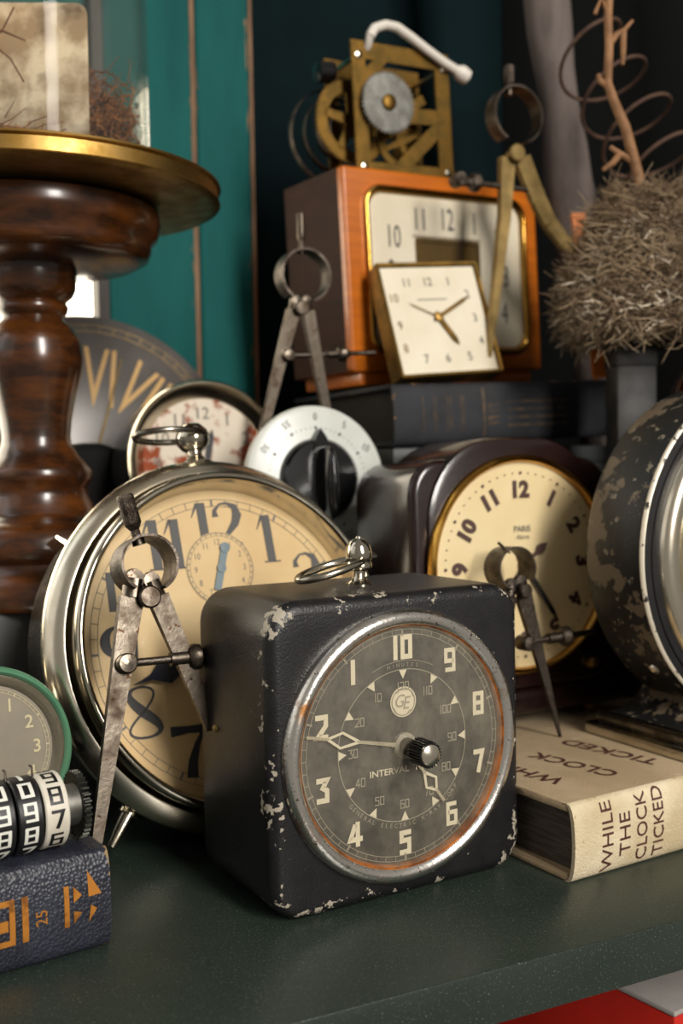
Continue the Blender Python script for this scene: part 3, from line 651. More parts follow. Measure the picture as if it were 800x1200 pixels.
# ------------------------------------------------------------------ black round clock on the novel
t = thing('round_clock', 'black round desk clock with peeling paint and chrome bezel on chrome base', 'clock', (17.4, 43.6, 10.35), .5)
MB().lathe([(6.3, 0), (6.72, .08), (6.85, .4), (6.85, 3.0), (6.7, 3.3), (6.3, 3.5), (.01, 3.55)], seg=120).build('case', 'peeled_black', t, 40)
MB().lathe([(6.87, .17), (6.9, .08), (6.85, .0), (6.78, -.02)], seg=120).build('rim', 'chip_rim', t, 50)
MB().lathe([(6.79, -.02), (6.5, -.05), (6.46, .04), (6.4, -.05), (6.1, -.06), (6.0, .0)], seg=120).build('front_ring', 'black_enamel', t, 30)
MB().lathe([(6.1, 0), (6.05, -.25), (5.85, -.42), (5.5, -.46), (5.2, -.36), (5.15, -.55), (4.95, -.62), (4.75, -.5), (4.6, -.15)], seg=120).build('bezel', 'nickel_bright', t, 60)
dial = MB().lathe([(4.7, -.1), (.01, -.12)], seg=80).build('dial', 'navy_face', t)
put(dots2(4.3, 60, .045, 5, .1), 'minute_dots', 'white_ink', dial, -.15)
for n in range(1, 13):
    a = PI/2-2*PI*n/12; put(xf(text2d(str(n), .75, .02), dx=3.4*math.cos(a), dz=3.4*math.sin(a)), 'numeral', 'white_ink', dial, -.15)
h = MB(); hand(h, 2.5, 2.4, .25, -.24, .3); h.build('hour_hand', 'white_ink', t); h = MB(); hand(h, 3.6, .6, .2, -.3, .3); h.build('minute_hand', 'white_ink', t)
MB().lathe(capdome(4.8, -.5, .4), seg=80).build('crystal', 'crystal', t)
a = math.radians(207); MB().lathe([(.01, -.14), (.22, -.1), (.26, 0)], 'x', 20).v
sc = MB().lathe([(.26, 0), (.24, .1), (.01, .16)], 'z', 20); d = Vector((math.cos(math.radians(222)), 0, math.sin(math.radians(222))))
M = Matrix.Translation(d*6.84+Vector((0, 1.2, 0))) @ d.to_track_quat('Z', 'Y').to_matrix().to_4x4(); m2 = MB().add(sc.v, sc.f, None, M); m2.build('side_screw', 'nickel_bright', t)
bz = 2.66-10.35
MB().box(-5.9, 5.9, -1.5, 4.4, bz+.02, bz+.5, .06).build('base_plate', 'nickel', t, 30)
MB().box(-5.6, 5.6, -1.2, 4.1, bz+.5, bz+1.0, .1).build('base_step', 'nickel_dark', t, 30)
pr = []
for i in range(9): q = i/8; pr.append((-5.0+2.2*(1-(1-q)**2)-.3, bz+1.0+1.7*q**1.6))
poly = pr+[(-x, z) for x, z in pr[::-1]]
MB().prism(poly, -.7, 3.6).build('pedestal_foot', 'peeled_black', t, 30)
e2 = MB(); e2.tube([(x, -.72, z) for x, z in pr], .05, 6); e2.build('foot_edge', 'chip_rim', t)

# ------------------------------------------------------------------ lower left: navy book, number counter, green clock, chrome clock
by = .61
c, s = math.cos(by), math.sin(by)
t = book('leather_book', 'navy pebbled leather book with gilt spine ornaments at lower left', (-7.06-14*c, 31.05-14*s, 0), by, 14, 6.5, 2.95, 'navy_leather', 'navy_leather', 'pages_dark')
orn = []
def rect2(x0, x1, z0, z1): return [(x0, z0), (x1, z0), (x1, z1), (x0, z1)], [(0, 1, 2, 3)]
def grid2(x0, x1, z0, z1, n=6): 
    V = [(x, z0+(z1-z0)*i/n) for i in range(n+1) for x in (x0, x1)]; return V, [(2*i, 2*i+1, 2*i+3, 2*i+2) for i in range(n)]
for vf in (grid2(11.62, 11.77, .95, 2.15), grid2(10.4, 10.58, .85, 2.15), ([(11.9, 1.0), (12.15, 1.3), (11.9, 1.38)], [(0, 1, 2)]), ([(11.9, 1.62), (12.15, 1.8), (11.9, 2.1)], [(0, 1, 2)]),
           ([(12.35, 1.7), (12.75, 1.72), (12.35, 2.45)], [(0, 1, 2)]), ([(12.35, .95), (12.6, 1.3), (12.42, 1.45)], [(0, 1, 2)]),
           xf(text2d('25', .34, .0, 1.), rot=PI/2, dx=10.95, dz=1.42), grid2(8.3, 10.2, 1.98, 2.15, 2), grid2(8.3, 10.2, .85, 1.02, 2), grid2(10.04, 10.2, .85, 2.15), grid2(8.3, 10.0, 1.28, 1.6, 3)):
    vf = xf(vf, dx=.95)
    wrap_spine(vf, 2.95).build('gilt_ornament', 'gilt', t, 0)

t = thing('number_counter', 'mechanical counter with black and white number wheels lying on the navy book', 'counter', (-8.42, 31.6, 4.06), .61)
WR = 1.1
def wheel_digits(m, parent, x, start, ht=.54, xs=.66):
    for k in range(10):
        a = math.radians(58-36*k+start); vf = xf(blocktext(str((9-k+1) % 10), .17, .7), xs, ht)
        V = []
        for px, pz in vf[0]: b = a+pz/WR; V.append((px+x, -(WR+.012)*math.cos(b), (WR+.012)*math.sin(b)))
        MB().add(V, vf[1]).build('digit', m, parent, 0)
for i in range(6):
    x = -.62-.78*i; m = 'white_plastic' if i == 0 else 'wheel_black'
    wl = MB().lathe([(.3, x-.36), (WR-.04, x-.36), (WR, x-.32), (WR, x+.32), (WR-.04, x+.36), (.3, x+.36)], 'x', 64).build('number_wheel', m, t, 30)
    wheel_digits('wheel_black' if i == 0 else 'white_ink', wl, x, [50, -4, -2, -12, 5, 10][i])
    if i: MB().tube([(x+.36, -.15, WR), (x+.36, -.1, WR+.28), (x+.33, 0, WR+.3)], .035, 6).build('pawl', 'steel_dark', t, 0)
MB().lathe([(.01, -.3), (.62, -.3), (.62, .3), (.01, .3)], 'x', 40).build('hub', 'zinc', t)
g = gear(1.02, 32, .14, .2, 0, .2); g.v = [(y, x, z) for x, y, z in g.v]; off(g, (.28, .1, -.05)).build('gear', 'gear_grey', t, 30)

t = thing('green_rim_clock', 'small round clock with green rim and khaki dial behind the counter', 'clock', (-11.44, 33.6, 5.17), .54, .1)
R = 2.74
MB().lathe([(R-.35, .3), (R-.05, .25), (R, 0), (R-.05, -.22), (R-.16, -.28), (R-.26, -.2), (R-.28, 0)], seg=80).build('rim', 'green_enamel', t, 60)
MB().lathe([(R-.3, .2), (R-.4, 1.4), (R-.8, 1.7), (.01, 1.7)], seg=64).build('case', 'nickel_dark', t)
MB().lathe([(R-.27, -.12), (R-.45, -.06), (R-.62, .05)], seg=80).build('inner_bezel', 'nickel', t, 60)
dial = MB().lathe([(R-.6, .05), (.01, .04)], seg=64).build('dial', 'khaki_dial', t)
for n in range(1, 13):
    a = PI/2-2*PI*n/12; put(xf(text2d(str(n), .42, .012), dx=1.62*math.cos(a), dz=1.62*math.sin(a)), 'numeral', 'cream_ink', dial, .02)
put(join2([circle2(2.02, .015), circle2(1.92, .015), ticks2(1.92, 2.02, 60, .015, 5, .04)]), 'minute_track', 'cream_ink', dial, .02)
h = MB(); hand(h, 1.0, 2.5, .14, -.04, .2); hand(h, 1.5, 1.75, .1, -.08, .2); h.build('hands', 'cream_ink', t)
MB().lathe(capdome(R-.3, -.1, .25), seg=64).build('crystal', 'khaki_crystal', t)
MB().box(-1.2, 1.2, .1, 1.6, -2.25, -2.2+.3).v
t = thing('chrome_clock', 'chrome rimmed clock half hidden behind the green rimmed clock', 'clock', (-13.4, 34.75, 4.6), .54, .1)
R = 3.45
MB().lathe([(R-.2, 1.6), (R, 1.4), (R, .1), (R-.1, -.15), (R-.3, -.2), (R-.45, 0), (R-.6, .1)], seg=80).build('case', 'nickel', t, 60)
MB().lathe([(R-.55, .1), (.01, .08)], seg=64).build('dial', 'rusty_face', t)
MB().lathe(capdome(R-.4, -.08, .25), seg=64).build('crystal', 'crystal', t)
MB().lathe([(R-.2, 1.6), (R-.6, 1.9), (.01, 2.0)], seg=64).build('back', 'nickel_dark', t)
for x in (-1.8, 1.8): MB().tube([(x, .6, -2.9), (x*1.25, .6, -4.55)], [.25, .15], 12).build('foot', 'nickel', t)

# ------------------------------------------------------------------ riser and what stands on it
tag(setmesh('riser_step', MB().box(-22, 27, 19.55, 31.5, .0, 8.45, .08), 'riser_grey'), 'dark grey step at the back under the pedestal and books', 'step')
tag(setmesh('support_block', MB().box(-4, 9, 33.2, 39.5, .0, 6.0, .08), 'black_matte'), 'black block under the large Roman dial', 'block')
x0, y0, _ = sloc(1.6, 20.1); t = book('thin_book', 'thin black book under the rusted clock and white kitchen timer', (x0, y0, 8.45), SY, 13, 9, 1.5, 'dark_cloth', 'dark_cloth', 'pages_black', wear=False)

t = thing('wooden_pedestal', 'dark turned wooden pedestal carrying the brass tray and glass dome', 'pedestal', (-13.35, 47, 8.47))
k = .0376
def pz(y): return (700-y)*k*1.0
prof = [(.01, 0), (130*k, 0), (132*k, pz(690)), (126*k, pz(672)), (112*k, pz(664)), (104*k, pz(652)), (110*k, pz(640)), (104*k, pz(618)), (88*k, pz(606)), (70*k, pz(603)), (66*k, pz(597)), (62*k, pz(588)), (58*k, pz(580)), (56*k, pz(570)), (62*k, pz(562)), (63*k, pz(551)), (60*k, pz(546)), (48*k, pz(534)), (40*k, pz(520)), (39*k, pz(510)), (41*k, pz(490)), (47*k, pz(460)), (54*k, pz(435)), (56*k, pz(420)), (54*k, pz(402)), (46*k, pz(384)), (36*k, pz(376)), (34*k, pz(372)), (40*k, pz(366)), (41*k, pz(360)), (38*k, pz(355)), (46*k, pz(348)), (50*k, pz(340)), (51*k, pz(322))]
MB().lathe(prof, 'z', 72).build('turned_column', 'turned_wood', t, 50)
prof = [(51*k, pz(322)), (52*k, pz(316)), (120*k, pz(312)), (134*k, pz(305)), (138*k, pz(296)), (138*k, pz(288)), (146*k, pz(280)), (150*k, pz(268)), (148*k, pz(252)), (140*k, pz(248)), (.01, pz(247))]
MB().lathe(prof, 'z', 80).build('top_plate', 'turned_wood', t, 50)
TZ = 8.47+pz(247)
t = thing('brass_tray', 'round brass tray with a raised rim on top of the wooden pedestal', 'tray', (-13.2, 47, TZ))
MB().lathe([(.01, .02), (150*k, .02), (158*k, .04), (203*k, .1), (212*k, .14), (216*k, .22), (213*k, .3), (213*k, .8), (217*k, .88), (216*k, .98), (211*k, 1.02), (204*k, .95), (202*k, .62), (150*k, .4), (.01, .38)], 'z', 96).build('tray_body', 'brass', t, 40)
t = thing('glass_dome', 'clear glass dome over dried moss on the brass tray', 'dome', (-13.2, 47, TZ+.42))
DR = 5.12
MB().lathe([(DR+.05, 0), (DR+.05, .2), (DR, .5), (DR-.02, 8.5), (DR-.25, 10.2), (DR-.9, 11.8), (DR-2.2, 13.2), (DR-3.6, 14), (.01, 14.3)], 'z', 80).build('glass_shell', 'dome_glass', t)
MB().lathe([(DR-.22, .05), (DR-.22, .5), (DR-.22, 8.4), (DR-.45, 10.1), (DR-1.1, 11.6), (DR-2.4, 12.95), (DR-3.7, 13.75), (.01, 14.05)], 'z', 80).build('glass_inner', 'dome_glass', t)
MB().tube([((DR-.05)*math.cos(2*PI*i/64), (DR-.05)*math.sin(2*PI*i/64), .12) for i in range(64)], .13, 8, True).build('glass_foot', 'dome_glass', t)
def strands(n, gen, rad, seg=4):
    mb = MB()
    for _ in range(n): p = gen(); mb.tube(p, [rad, rad, rad*.9, rad*.5][:len(p)] if len(p) <= 4 else rad, 3, cap=False)
    return mb
def curl(p, d, L, bend=.4, n=4):
    out = [Vector(p)]; d = Vector(d).normalized()
    for i in range(n-1):
        d = (d+Vector((random.gauss(0, bend), random.gauss(0, bend), random.gauss(0, bend)))*.6).normalized(); out.append(out[-1]+d*L/(n-1))
    return out
t = thing('dried_moss', 'brown dried moss and roots filling the bottom of the glass dome', 'moss', (-13.2, 47, TZ+.42))
def mg(hmax, rmax=4.6):
    def g():
        while 1:
            a = random.uniform(0, 2*PI); r = rmax*math.sqrt(random.random()); z = random.uniform(.1, hmax)*(1 if r > 2.6 else .35)*(.38 if r*math.sin(a) < -2.4 and abs(r*math.cos(a)) < 3.3 else 1)
            p = curl((r*math.cos(a), r*math.sin(a), z), (-math.sin(a)*random.choice((-1, 1)), math.cos(a), random.uniform(-.2, .9) if r*math.sin(a) > -2.4 else 0), random.uniform(1, 2.6), .5)
            if all(q.x**2+q.y**2 < 4.8**2 and q.z > .03 for q in p): return p
    return g
tag_k = strands(3600, mg(3.9), .036).build('root_strands', 'moss', t); tag_k['kind'] = 'stuff'
tag_k = strands(1500, mg(5.0), .028).build('dark_strands', 'moss_dark', t); tag_k['kind'] = 'stuff'
MB().lathe([(.01, .9), (2, .85), (3.6, 1.0), (4.3, 1.3), (4.5, .9), (4.5, .02)], 'z', 40).build('moss_bed', 'moss_dark', t)
t = thing('faded_card', 'faded old card with rounded corners standing inside the glass dome', 'card', (-13.0, 43.7, TZ+1.85), .06, .05)
rings(MB(), [(rrect(6.1, 5.7, .45, 6, 0, 2.85), 0), (rrect(6.1, 5.7, .45, 6, 0, 2.85), .12)]).build('card_sheet', 'card', t, 30)
t = thing('dry_twig', 'thin dry twig in front of the card inside the glass dome', 'twig', (-13.3, 43.15, TZ+1.85))
MB().tube([(-2.5, 0, .2), (-1.9, 0, 2.2), (-1.0, -.05, 3.6), (.2, -.1, 4.2), (1.1, -.1, 3.8)], [.09, .08, .07, .06, .03], 6).build('stem', 'moss_dark', t)
for p in ([(-1.0, 0, 3.6), (-1.3, 0, 5.0), (-.8, 0, 6.2)], [(.2, -.1, 4.2), (.7, -.1, 5.1)], [(-.4, 0, 3.9), (.5, -.1, 3.1), (1.0, -.1, 2.2)], [(-1.9, 0, 2.2), (-.9, 0, 1.4), (0, 0, .4)]): MB().tube(p, .035, 5).build('branch', 'moss_dark', t)

t = thing('roman_dial', 'large dark glossy clock dial with gold Roman numerals behind the pedestal', 'clock dial', (-13.5, 58, 14.3), .5, .1)
MB().lathe([(8.27, .1), (8.27, -.05), (8.2, -.1), (.01, -.12)], seg=120).build('disc', 'dial_glass_sheen', t, 40)
MB().lathe([(8.27, .1), (8.0, .6), (.01, .7)], seg=96).build('backing', 'black_matte', t)
put(join2([circle2(7.75, .03, 120), circle2(7.4, .03, 120), ticks2(7.4, 7.75, 60, .03)]), 'minute_track', 'brass_pale', t, -.14)
for i, n in enumerate(('VI', 'VII', 'VIII', 'IX', 'X', 'XI', 'XII', 'I', 'II', 'III', 'IV', 'V')):
    a = PI/2-2*PI*i/12-.12; put(xf(text2d(n, 3.3, .005, .5), dx=4.9*math.cos(a), dz=4.9*math.sin(a), rot=a-PI/2, sx=1, sz=1.0), 'numeral', 'gold_paint', t, -.15)
MB().tube([(0, -.25, 0), (1.0, -.25, 3.0), (1.9, -.25, 5.9)], [.07, .06, .04], 6).build('hand', 'brass_pale', t)
MB().lathe([(.5, -.1), (.5, -.35), (.01, -.4)], seg=24).build('hub', 'nickel', t)
t = thing('black_case', 'black rounded case in shadow between pedestal and rusted clock', 'case', sloc(1.9, 28.9, 8.47), SY)
rbox(4.6, 7.0, 2.5, 2.0, .6, 0, 3.5).build('case_body', 'black_matte', t, 50)
MB().lathe([(.5, .2), (.5, -.15), (.01, -.2)], seg=24, c=(0, 0, 3.5)).build('case_clasp', 'black_matte', t)

# ------------------------------------------------------------------ rusted clock, kitchen timer
t = thing('rusted_clock', 'round clock with rust stained white face and pewter rim', 'clock', (-6.36, 52, 14.40), .5, .142)
R = 4.05
MB().lathe([(R-.15, .5), (R+.02, .3), (R+.02, 0), (R-.1, -.15), (R-.25, -.1), (R-.4, .1), (R-.8, .35), (R-.85, .5)], seg=96).build('bezel', 'nickel', t, 60)
MB().lathe([(R-.1, .4), (R-.1, 3.2), (R-.5, 3.6), (.01, 3.7)], seg=80).build('case', 'bakelite_black', t)
dial = MB().lathe([(R-.8, .45), (.01, .42)], seg=64).build('dial', 'rusty_face', t)
for n in range(1, 13):
    a = PI/2-2*PI*n/12; put(xf(text2d(str(n), .6, .0), dx=2.5*math.cos(a), dz=2.5*math.sin(a)), 'numeral', 'dial_ink_soft', dial, .4)
h = MB(); hand(h, 1.7, 1.35, .3, .3, 1.4); h.build('hands', 'dial_ink', t)
for x in (-1.8, 1.8): MB().tube([(x, 1, -3.4), (x*1.2, .6, -4.42)], [.3, .2], 12).build('foot', 'nickel_dark', t)

t = thing('kitchen_timer', 'white enamel kitchen timer dial with a black winged knob', 'timer', (-1.115, 50, 13.449), .44, .08)
MB().lathe([(.01, -.12), (3.2, -.12), (3.48, 0), (3.53, .2), (3.5, .5)][::-1], seg=96).build('dial', 'white_enamel', t, 50)
MB().lathe([(3.3, .5), (3.25, 1.1), (2.9, 1.3), (.01, 1.35)], seg=64).build('body', 'white_plastic', t)
for i in range(12):
    a = PI/2-2*PI*i/12; put(xf(text2d(str(5*i), .34, 0, .9), dx=2.98*math.cos(a), dz=2.98*math.sin(a), rot=(a-PI/2)*.45), 'numeral', 'dial_ink', t, -.14)
put(dots2(2.45, 60, .03, 5, .075), 'minute_dots', 'dial_ink', t, -.14)
kb = MB().lathe([(1.95, -.12), (1.9, -.5), (1.75, -.65), (.01, -.7)], seg=64).build('knob', 'bakelite_black', t, 40)
ring = []
for q, (sx, sz) in ((0, (.36, 1.75)), (-.6, (.36, 1.75)), (-1.2, (.32, 1.7)), (-1.6, (.22, 1.55)), (-1.72, (.08, 1.2))): ring.append(([(sx*math.cos(a), -.25+sz*math.sin(a)) for a in [2*PI*i/40 for i in range(40)]], q-.3))
rings(MB(), ring).build('grip', 'bakelite_black', kb, 50)
MB().prism([(-.42, .9), (-.3, 1.9), (0, 2.35), (.3, 1.9), (.42, .9)], -.75, -.14).build('pointer', 'bakelite_black', kb, 30)

# ------------------------------------------------------------------ dark book stack, mantel clock, travel clock, movement
x0, y0, _ = sloc(15.2, 21.8)
t = thing('storage_box', 'dark grey box under the black gilt book', 'box', (x0, y0, 8.46), SY)
MB().box(0, 13.6, 0, 9.5, 0, 5.6, .1).build('box_body', 'riser_grey', t, 30); MB().box(-.1, 13.7, -.1, 9.6, 5.6, 6.5, .1).build('lid', 'riser_grey', t, 30)
t = book('gilt_book', 'thick black cloth book with faded gilt spine under the wooden clock', (2.64, 52, 14.97), .45, 13.8, 12.0, 3.05, 'dark_cloth', 'dark_cloth', 'pages_black', spin=.037)
for vf in [grid2(5.1, 5.25, .3, 2.75)]+[grid2(6.6, 10.3, z, z+.12, 1) for z in (.75, 1.15, 1.55, 1.95)]+[([(5.4, .8+.3*i), (6.3, 1.0+.3*i), (5.4, 1.05+.3*i)], [(0, 1, 2)]) for i in range(4)]+[xf(text2d(s, .5, .01, .55), rot=PI/2, dx=x, dz=1.5) for s, x in (('OUTLINE', 2.2), ('HISTORY', 3.0), ('OF TIME', 3.8))][:0]+[grid2(x, x+.06, .6, 2.4) for x in (1.6, 2.2, 2.35, 3.0, 3.2, 3.8, 3.95)]:
    wrap_spine(vf, 3.05).build('gilt_line', 'gilt_dim', t, 0)

t = thing('mantel_clock', 'orange wooden mantel clock with cream rectangular dial and brass bezel', 'clock', (.75, 55.0, 18.2), .6, 0, .045)
W, H, D = 13.5, 11.15, 5.7
rbox(W, H-.7, D, .18, .14, W/2, .7+(H-.7)/2, n=3, es=3).build('front_case', 'orange_wood', t, 40)
MB().box(-.02, .14, .5, D-.1, .75, H-.05).build('shaded_side', 'shaded_wood', t, 0)  # thin added sheet, its dark colour paints the shade on this side
MB().box(.6, W-.6, .3, D-.2, 0, .7, .1).build('plinth', 'orange_wood', t, 40)
bw, bh, bcx, bcz = 11.35, 8.75, 6.8, 5.95
def rr(i): return rrect(bw-2*i, bh-2*i, 1.1-i*.6, 8, bcx, bcz)
rings(MB(), [(rr(0), .02), (rr(0), -.2), (rr(.1), -.3), (rr(.25), -.28), (rr(.35), -.1)], False, False).build('bezel', 'gold_bright', t, 60)
rings(MB(), [(rr(.35), -.1), (rr(.55), .12), (rr(.6), .14)], False, False).build('bezel_slope', 'brass', t, 60)
v = rr(.36); dial = MB().add([(x, -.03, z) for x, z in v], [tuple(range(len(v)))]).build('dial', 'ivory_dial_pale', t, 0)
for n, (x, z) in {10: (3.1, 7.75), 11: (4.85, 8.75), 12: (6.8, 8.85), 1: (8.7, 8.75), 2: (10.4, 8.0), 3: (10.9, 5.95), 4: (10.7, 3.9), 5: (8.7, 3.0), 6: (6.8, 2.9), 7: (4.9, 3.0), 8: (3.1, 3.9), 9: (2.8, 5.95)}.items():
    put(xf(text2d(str(n), 1.2, .0, .62), dx=x, dz=z), 'numeral', 'dial_ink', dial, -.05)
rings(MB(), [(rrect(4.5, 3.4, .15, 4, bcx-.1, bcz+.1), -.04), (rrect(4.5, 3.4, .15, 4, bcx-.1, bcz+.1), -.12), (rrect(4.1, 3.0, .15, 4, bcx-.1, bcz+.1), -.12), (rrect(4.0, 2.9, .1, 4, bcx-.1, bcz+.1), -.05)], False, True).build('brass_plaque', 'brass_old', dial, 30)
nt_ = [disc2(.07, 8, bcx-2.4+.2*i, bcz+1.88) for i in range(24)]; put(join2(nt_), 'plaque_beading', 'brass_old', dial, -.06)
h = MB(); hand(h, 1.6, 2.7, .16, -.18, .3); hand(h, 2.3, -.4, .12, -.2, .3); h.v = [(x+bcx, y, z+bcz) for x, y, z in h.v]; h.build('hands', 'brass_old', t)
rings(MB(), [(rr(.36), -.12), (rr(1.2), -.32), (rr(2.4), -.46)], False, True).build('crystal', 'crystal', t, 60)

t = thing('travel_clock', 'small square travel clock with white dial and brass case leaning back', 'clock', (3.08, 52.55, 18.33), .392, .303, .081)
W, H = 5.95, 6.25
rings(MB(), [(rrect(W-.1, H-.1, .1, 3, W/2, H/2), .0), (rrect(W, H, .12, 3, W/2, H/2), .08), (rrect(W, H, .12, 3, W/2, H/2), 1.15), (rrect(W-.3, H-.3, .1, 3, W/2, H/2), 1.3)], False, True).build('case', 'brass_old', t, 30)
rings(MB(), [(rrect(W-.1, H-.1, .1, 3, W/2, H/2), .0), (rrect(W-.36, H-.36, .08, 3, W/2, H/2), .02), (rrect(W-.5, H-.5, .05, 3, W/2, H/2), .22)], False, False).build('frame', 'brass_old', t, 30)
dial = MB().box(.22, W-.22, .2, .3, .22, H-.22).build('dial', 'ivory_dial_pale', t, 0)
for n, (x, z) in {12: (2.85, 5.2), 1: (4.02, 5.2), 2: (4.98, 4.45), 3: (5.1, 3.12), 4: (5.15, 1.85), 5: (4.25, 1.02), 6: (2.97, 1.0), 7: (1.74, 1.0), 8: (.72, 1.62), 9: (.7, 2.85), 10: (.72, 4.35), 11: (1.6, 5.18)}.items():
    put(xf(text2d(str(n), .48, .0, .85), dx=x, dz=z), 'numeral', 'brass_old' if n in (8, 9, 10) else 'dial_ink', dial, .18)
put(xf(text2d('WORLD ALARM', .16, 0, 1.), dx=2.8, dz=4.2)[:2] if False else grid2(2.0, 3.7, 4.18, 4.24, 1), 'dial_line', 'dial_ink_soft', dial, .18)
for L_, a, w_, nm in ((2.35, math.radians(28), .2, 'minute_hand'), (1.75, math.radians(-62), .28, 'hour_hand'), (1.75, math.radians(152), .05, 'alarm_hand')):
    h = MB(); hand(h, L_, a, w_, .08, .3); off(h, (2.95, 0, 3.2)).build(nm, 'brass_old', t)
MB().lathe([(.22, .15), (.22, 0), (.01, -.02)], seg=20, c=(2.95, 0, 3.2)).build('hub', 'brass', t)

t = thing('clock_movement', 'bare brass clock movement with gears and coiled mainspring on wooden clock', 'clock movement', (1.25, 57.0, 29.53), .5, 0, .045)
pw_, ph = 6.0, 6.85
def plate(y, name):
    mb = MB(); bars = [((.3, 0), (.3, ph), .8), ((5.55, 0), (5.55, ph-.3), .9), ((0, ph-.45), (pw_, ph-.55), .9), ((0, .3), (pw_, .3), .6), ((.6, 5.0), (2.3, 6.5), .55), ((2.2, 3.2), (5.6, 3.3), .8), ((2.6, .4), (5.5, 3.0), .75), ((.5, 3.1), (2.2, 3.2), .8), ((2.3, 3.1), (4.3, 4.2), .5)]
    for k2, (a, b, wd) in enumerate(bars): mb.bar((a[0], y+.004*k2, a[1]), (b[0], y+.004*k2, b[1]), wd, .14, wd, .14)
    mb.build(name, 'brass_old', t, 20)
plate(0, 'front_plate'); plate(3.0, 'back_plate')
for x, z in ((.3, .35), (.3, 6.1), (5.6, .35), (5.6, 5.9)):
    MB().lathe([(.14, 3.0), (.14, -.05), (.2, -.06), (.2, -.16), (.01, -.2)], seg=16, c=(x, 0, z)).build('pillar', 'nickel', t)
off(gear(1.62, 42, .14, .4, -.5, -.38), (1.75, 0, 3.65)).build('grey_gear', 'zinc', t, 20)
MB().lathe([(.42, -.1), (.42, -.62), (.3, -.7), (.01, -.7)], seg=20, c=(1.75, 0, 3.65)).build('arbor', 'brass_old', t)
off(gear(2.25, 60, .12, .5, 1.1, 1.25, 5, .55), (.45, 0, 3.0)).build('great_wheel', 'brass_old', t, 20)
off(gear(1.5, 44, .1, .3, .9, 1.0, 4, .3), (3.3, 0, 2.1)).build('brass_wheel', 'brass_old', t, 20)
off(gear(1.35, 44, .1, .3, 1.7, 1.8, 4, .3), (3.5, 0, 4.3)).build('brass_wheel', 'brass_old', t, 20)
sp = []
for i in range(150):
    q = i/149; a = 2*PI*4.2*q; r = .7+2.3*q**1.1; sp.append((.4+r*math.cos(a), 1.9+1.9*q, 2.9+min(r, 2.9)*math.sin(a)))
v = []; f = []
for i, p in enumerate(sp): v += [(p[0], p[1]-.22, p[2]), (p[0], p[1]+.22, p[2])]
f = [(2*i, 2*i+1, 2*i+3, 2*i+2) for i in range(len(sp)-1)]
o = MB().add(v, f).build('mainspring', 'steel_dark', t, 60)
sm = o.modifiers.new('thick', 'SOLIDIFY'); sm.thickness = .05*S
MB().lathe([(.01, -.5), (.55, -.4), (.6, .5), (.2, .7), (.01, .7)], 'x', 16, (-.9, 1.6, 5.6)).build('ratchet', 'bakelite_black', t)
arm = [(.9, 7.0), (1.2, 7.45), (1.9, 7.72), (2.6, 7.68), (3.4, 7.3), (4.4, 6.75), (5.5, 6.2), (6.5, 5.8)]; AP = []
for i in range(len(arm)-1):
    for q in range(4): AP.append((arm[i][0]+(arm[i+1][0]-arm[i][0])*q/4, -.38, arm[i][1]+(arm[i+1][1]-arm[i][1])*q/4))
MB().tube(AP, .25, 12).build('hammer_arm', 'white_arm', t, 80)
MB().tube([(6.25, -.38, 5.9), (6.6, -.38, 5.75), (7.0, -.38, 5.55), (7.1, -.38, 5.5)], [.25, .46, .42, .2], 12).build('hammer_head', 'white_arm', t)
MB().tube([(.9, -.38, 7.1), (.9, -.2, 6.7), (.9, .1, 6.5)], .2, 10).build('arm_post', 'white_arm', t)

# ------------------------------------------------------------------ right background: driftwood, ruler, tin, bottle, nest, twig, bed spring
t = thing('driftwood_post', 'weathered grey driftwood branch leaning against the dark corner', 'driftwood', (17.3, 63, .02))
pts = []; rd = []
for i in range(25):
    q = i/24; z = q*52; pts.append((-.1-z*.118+.06*math.sin(i*1.7), .08*math.sin(i*2.3), z)); rd.append((1.15+.14*math.sin(i*1.1)+(.22 if 28 < z < 34 else 0))*(.85+.25*q))
MB().tube(pts, rd, 20).build('wood', 'driftwood', t, 80)
t = thing('wooden_ruler', 'orange varnished wooden stick in front of the driftwood', 'stick', (14.0, 57.3, 18.52), .3)
MB().bar((0, 0, 0), (-1.0, .6, 8.8), .85, .25, .85, .25).build('stick', 'orange_wood', t, 20)
t = thing('tin_box', 'tall grey tin with rust spots under the bird nest', 'tin', (14.15, 52.0, 2.68), .12)
MB().box(-1.0, 1.0, -.8, .8, 0, 16.8, .1).build('tin_body', 'tin', t, 40); MB().box(-1.05, 1.05, -.85, .85, 15.9, 16.9, .1).build('tin_lid', 'tin', t, 40)
t = thing('red_bottle', 'dark red glass bottle standing right of the grey tin', 'bottle', (18.0, 53.6, 2.68))
MB().lathe([(.01, 0), (1.3, 0), (1.45, .3), (1.45, 14), (1.3, 15), (.6, 16.3), (.5, 18), (.62, 18.1), (.62, 18.6), (.01, 18.6)], 'z', 40).build('bottle_glass', 'red_glass', t)
MB().lathe([(.01, 18.5), (.5, 18.5), (.5, 19.3), (.01, 19.3)], 'z', 20).build('cork', 'twig', t)

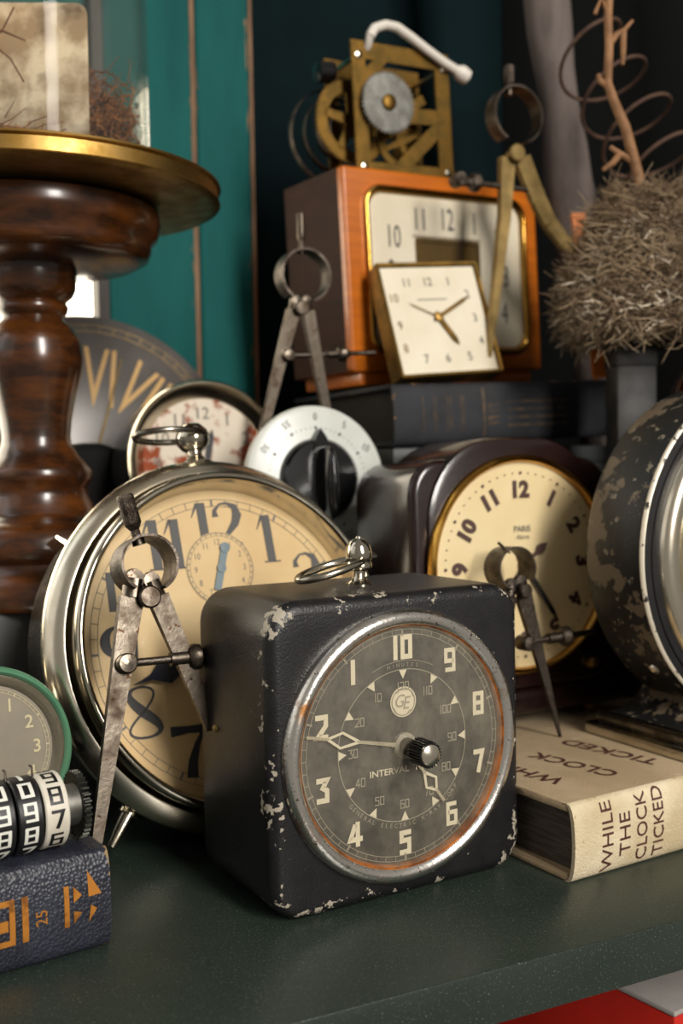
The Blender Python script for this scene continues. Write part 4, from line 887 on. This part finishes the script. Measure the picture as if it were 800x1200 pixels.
t = thing('bird_nest', 'shaggy grey brown bird nest perched on the grey tin', 'bird nest', (15.0, 52.0, 19.6))
prof = [(.01, .1), (2.6, .1), (3.7, .6), (4.0, 1.5), (3.75, 3.0), (3.2, 4.5), (2.5, 5.9), (1.7, 7.0), (.9, 7.6), (.01, 7.4)]
mb = MB().lathe(prof, 'z', 40); mb.v = [(x*(1+.06*math.sin(7*z+3*y)), y*(1+.05*math.sin(5*x+2*z)), z+.12*math.sin(4*x+3*y)) for x, y, z in mb.v]; mb.build('nest_body', 'nest_core', t, 80)
def nr(z):
    for (r0, z0), (r1, z1) in zip(prof, prof[1:]):
        if z0 <= z <= z1: return r0+(r1-r0)*(z-z0)/(z1-z0+1e-6)
    return 1.0
def ng(L0, L1, zlo, zhi, out, bend, clump=False):
    def g():
        while 1:
            a = random.uniform(PI*.85, PI*2.15); z = random.uniform(zlo, zhi)
            if not clump or math.sin(3.1*a+1+.8*math.sin(2*z))*math.sin(1.5*z+1.2*math.sin(4*a)) > .15: break
        r = nr(z)*random.uniform(.93, 1.05)
        tan = Vector((-math.sin(a), math.cos(a), 0))*random.choice((-1, 1)); o_ = Vector((math.cos(a), math.sin(a), 0))
        d = tan*random.uniform(.5, 1)+o_*out*random.uniform(-.3, 1)+Vector((0, 0, random.uniform(-.55, .45)))
        return curl((r*math.cos(a), r*math.sin(a), z), d, random.uniform(L0, L1), bend)
    return g
for nn, m, g, r in (('straw_strands', 'straw_a', ng(.7, 1.8, .2, 7.3, .06, .6), .026), ('pale_strands', 'straw_b', ng(.4, 1.1, .2, 5.6, .2, .7, True), .042), ('dark_strands', 'straw_c', ng(.7, 1.8, .2, 7.0, .1, .6, True), .028), ('wound_stems', 'straw_a', ng(2.2, 3.6, 4.6, 7.0, .0, .16), .032), ('loose_ends', 'straw_b', ng(.5, 1.3, .05, 1.8, .9, .5), .03)):
    o = strands({'straw_strands': 5200, 'pale_strands': 1300, 'dark_strands': 3000, 'loose_ends': 260, 'wound_stems': 90}[nn], g, r).build(nn, m, t); o['kind'] = 'stuff'
t = thing('bare_twig', 'tan forked bare twig sticking up out of the bird nest', 'twig', (14.2, 51.2, 24.2))
def U2(px, py): return ((px-733)*.0412, 0, (215-py)*.0412+3.4)
MB().tube([U2(735, 290), U2(737, 215), U2(731, 195), U2(722, 160), U2(709, 130), U2(702, 110), U2(704, 70), U2(703, 35), U2(706, -10)], [.2, .24, .26, .24, .22, .21, .2, .2, .19], 10).build('stem', 'twig', t)
for p in ([U2(703, 30), U2(695, 15), U2(688, 32)], [U2(705, 65), U2(713, 55), U2(722, 50), U2(731, 40)], [U2(720, 52), U2(720, 72), U2(719, 90)], [U2(731, 200), U2(715, 190), U2(704, 182)], [U2(716, 190), U2(708, 200), U2(696, 208)], [U2(701, 112), U2(694, 108), U2(691, 100)]):
    MB().tube(p, [.17, .15, .1, .08][:len(p)], 8).build('branch', 'twig', t)
t = thing('bed_spring', 'rusty coiled bed spring rising behind the bird nest', 'spring', (13.2, 57, 36.0))
ax = Vector((.3, -.42, -.87)).normalized(); e1 = Vector((1, 0, .3)); e1 = (e1-ax*e1.dot(ax)).normalized(); e2 = ax.cross(e1); pts = []
for i in range(190):
    a = 2*PI*i/36; q = i/36; c0 = Vector((1.2, 0, -2.0))*q; r = 1.95+.1*q; pts.append(c0+r*(e1*math.cos(a)+e2*math.sin(a)))
MB().tube(pts, .1, 8).build('coil', 'rusty_wire', t)
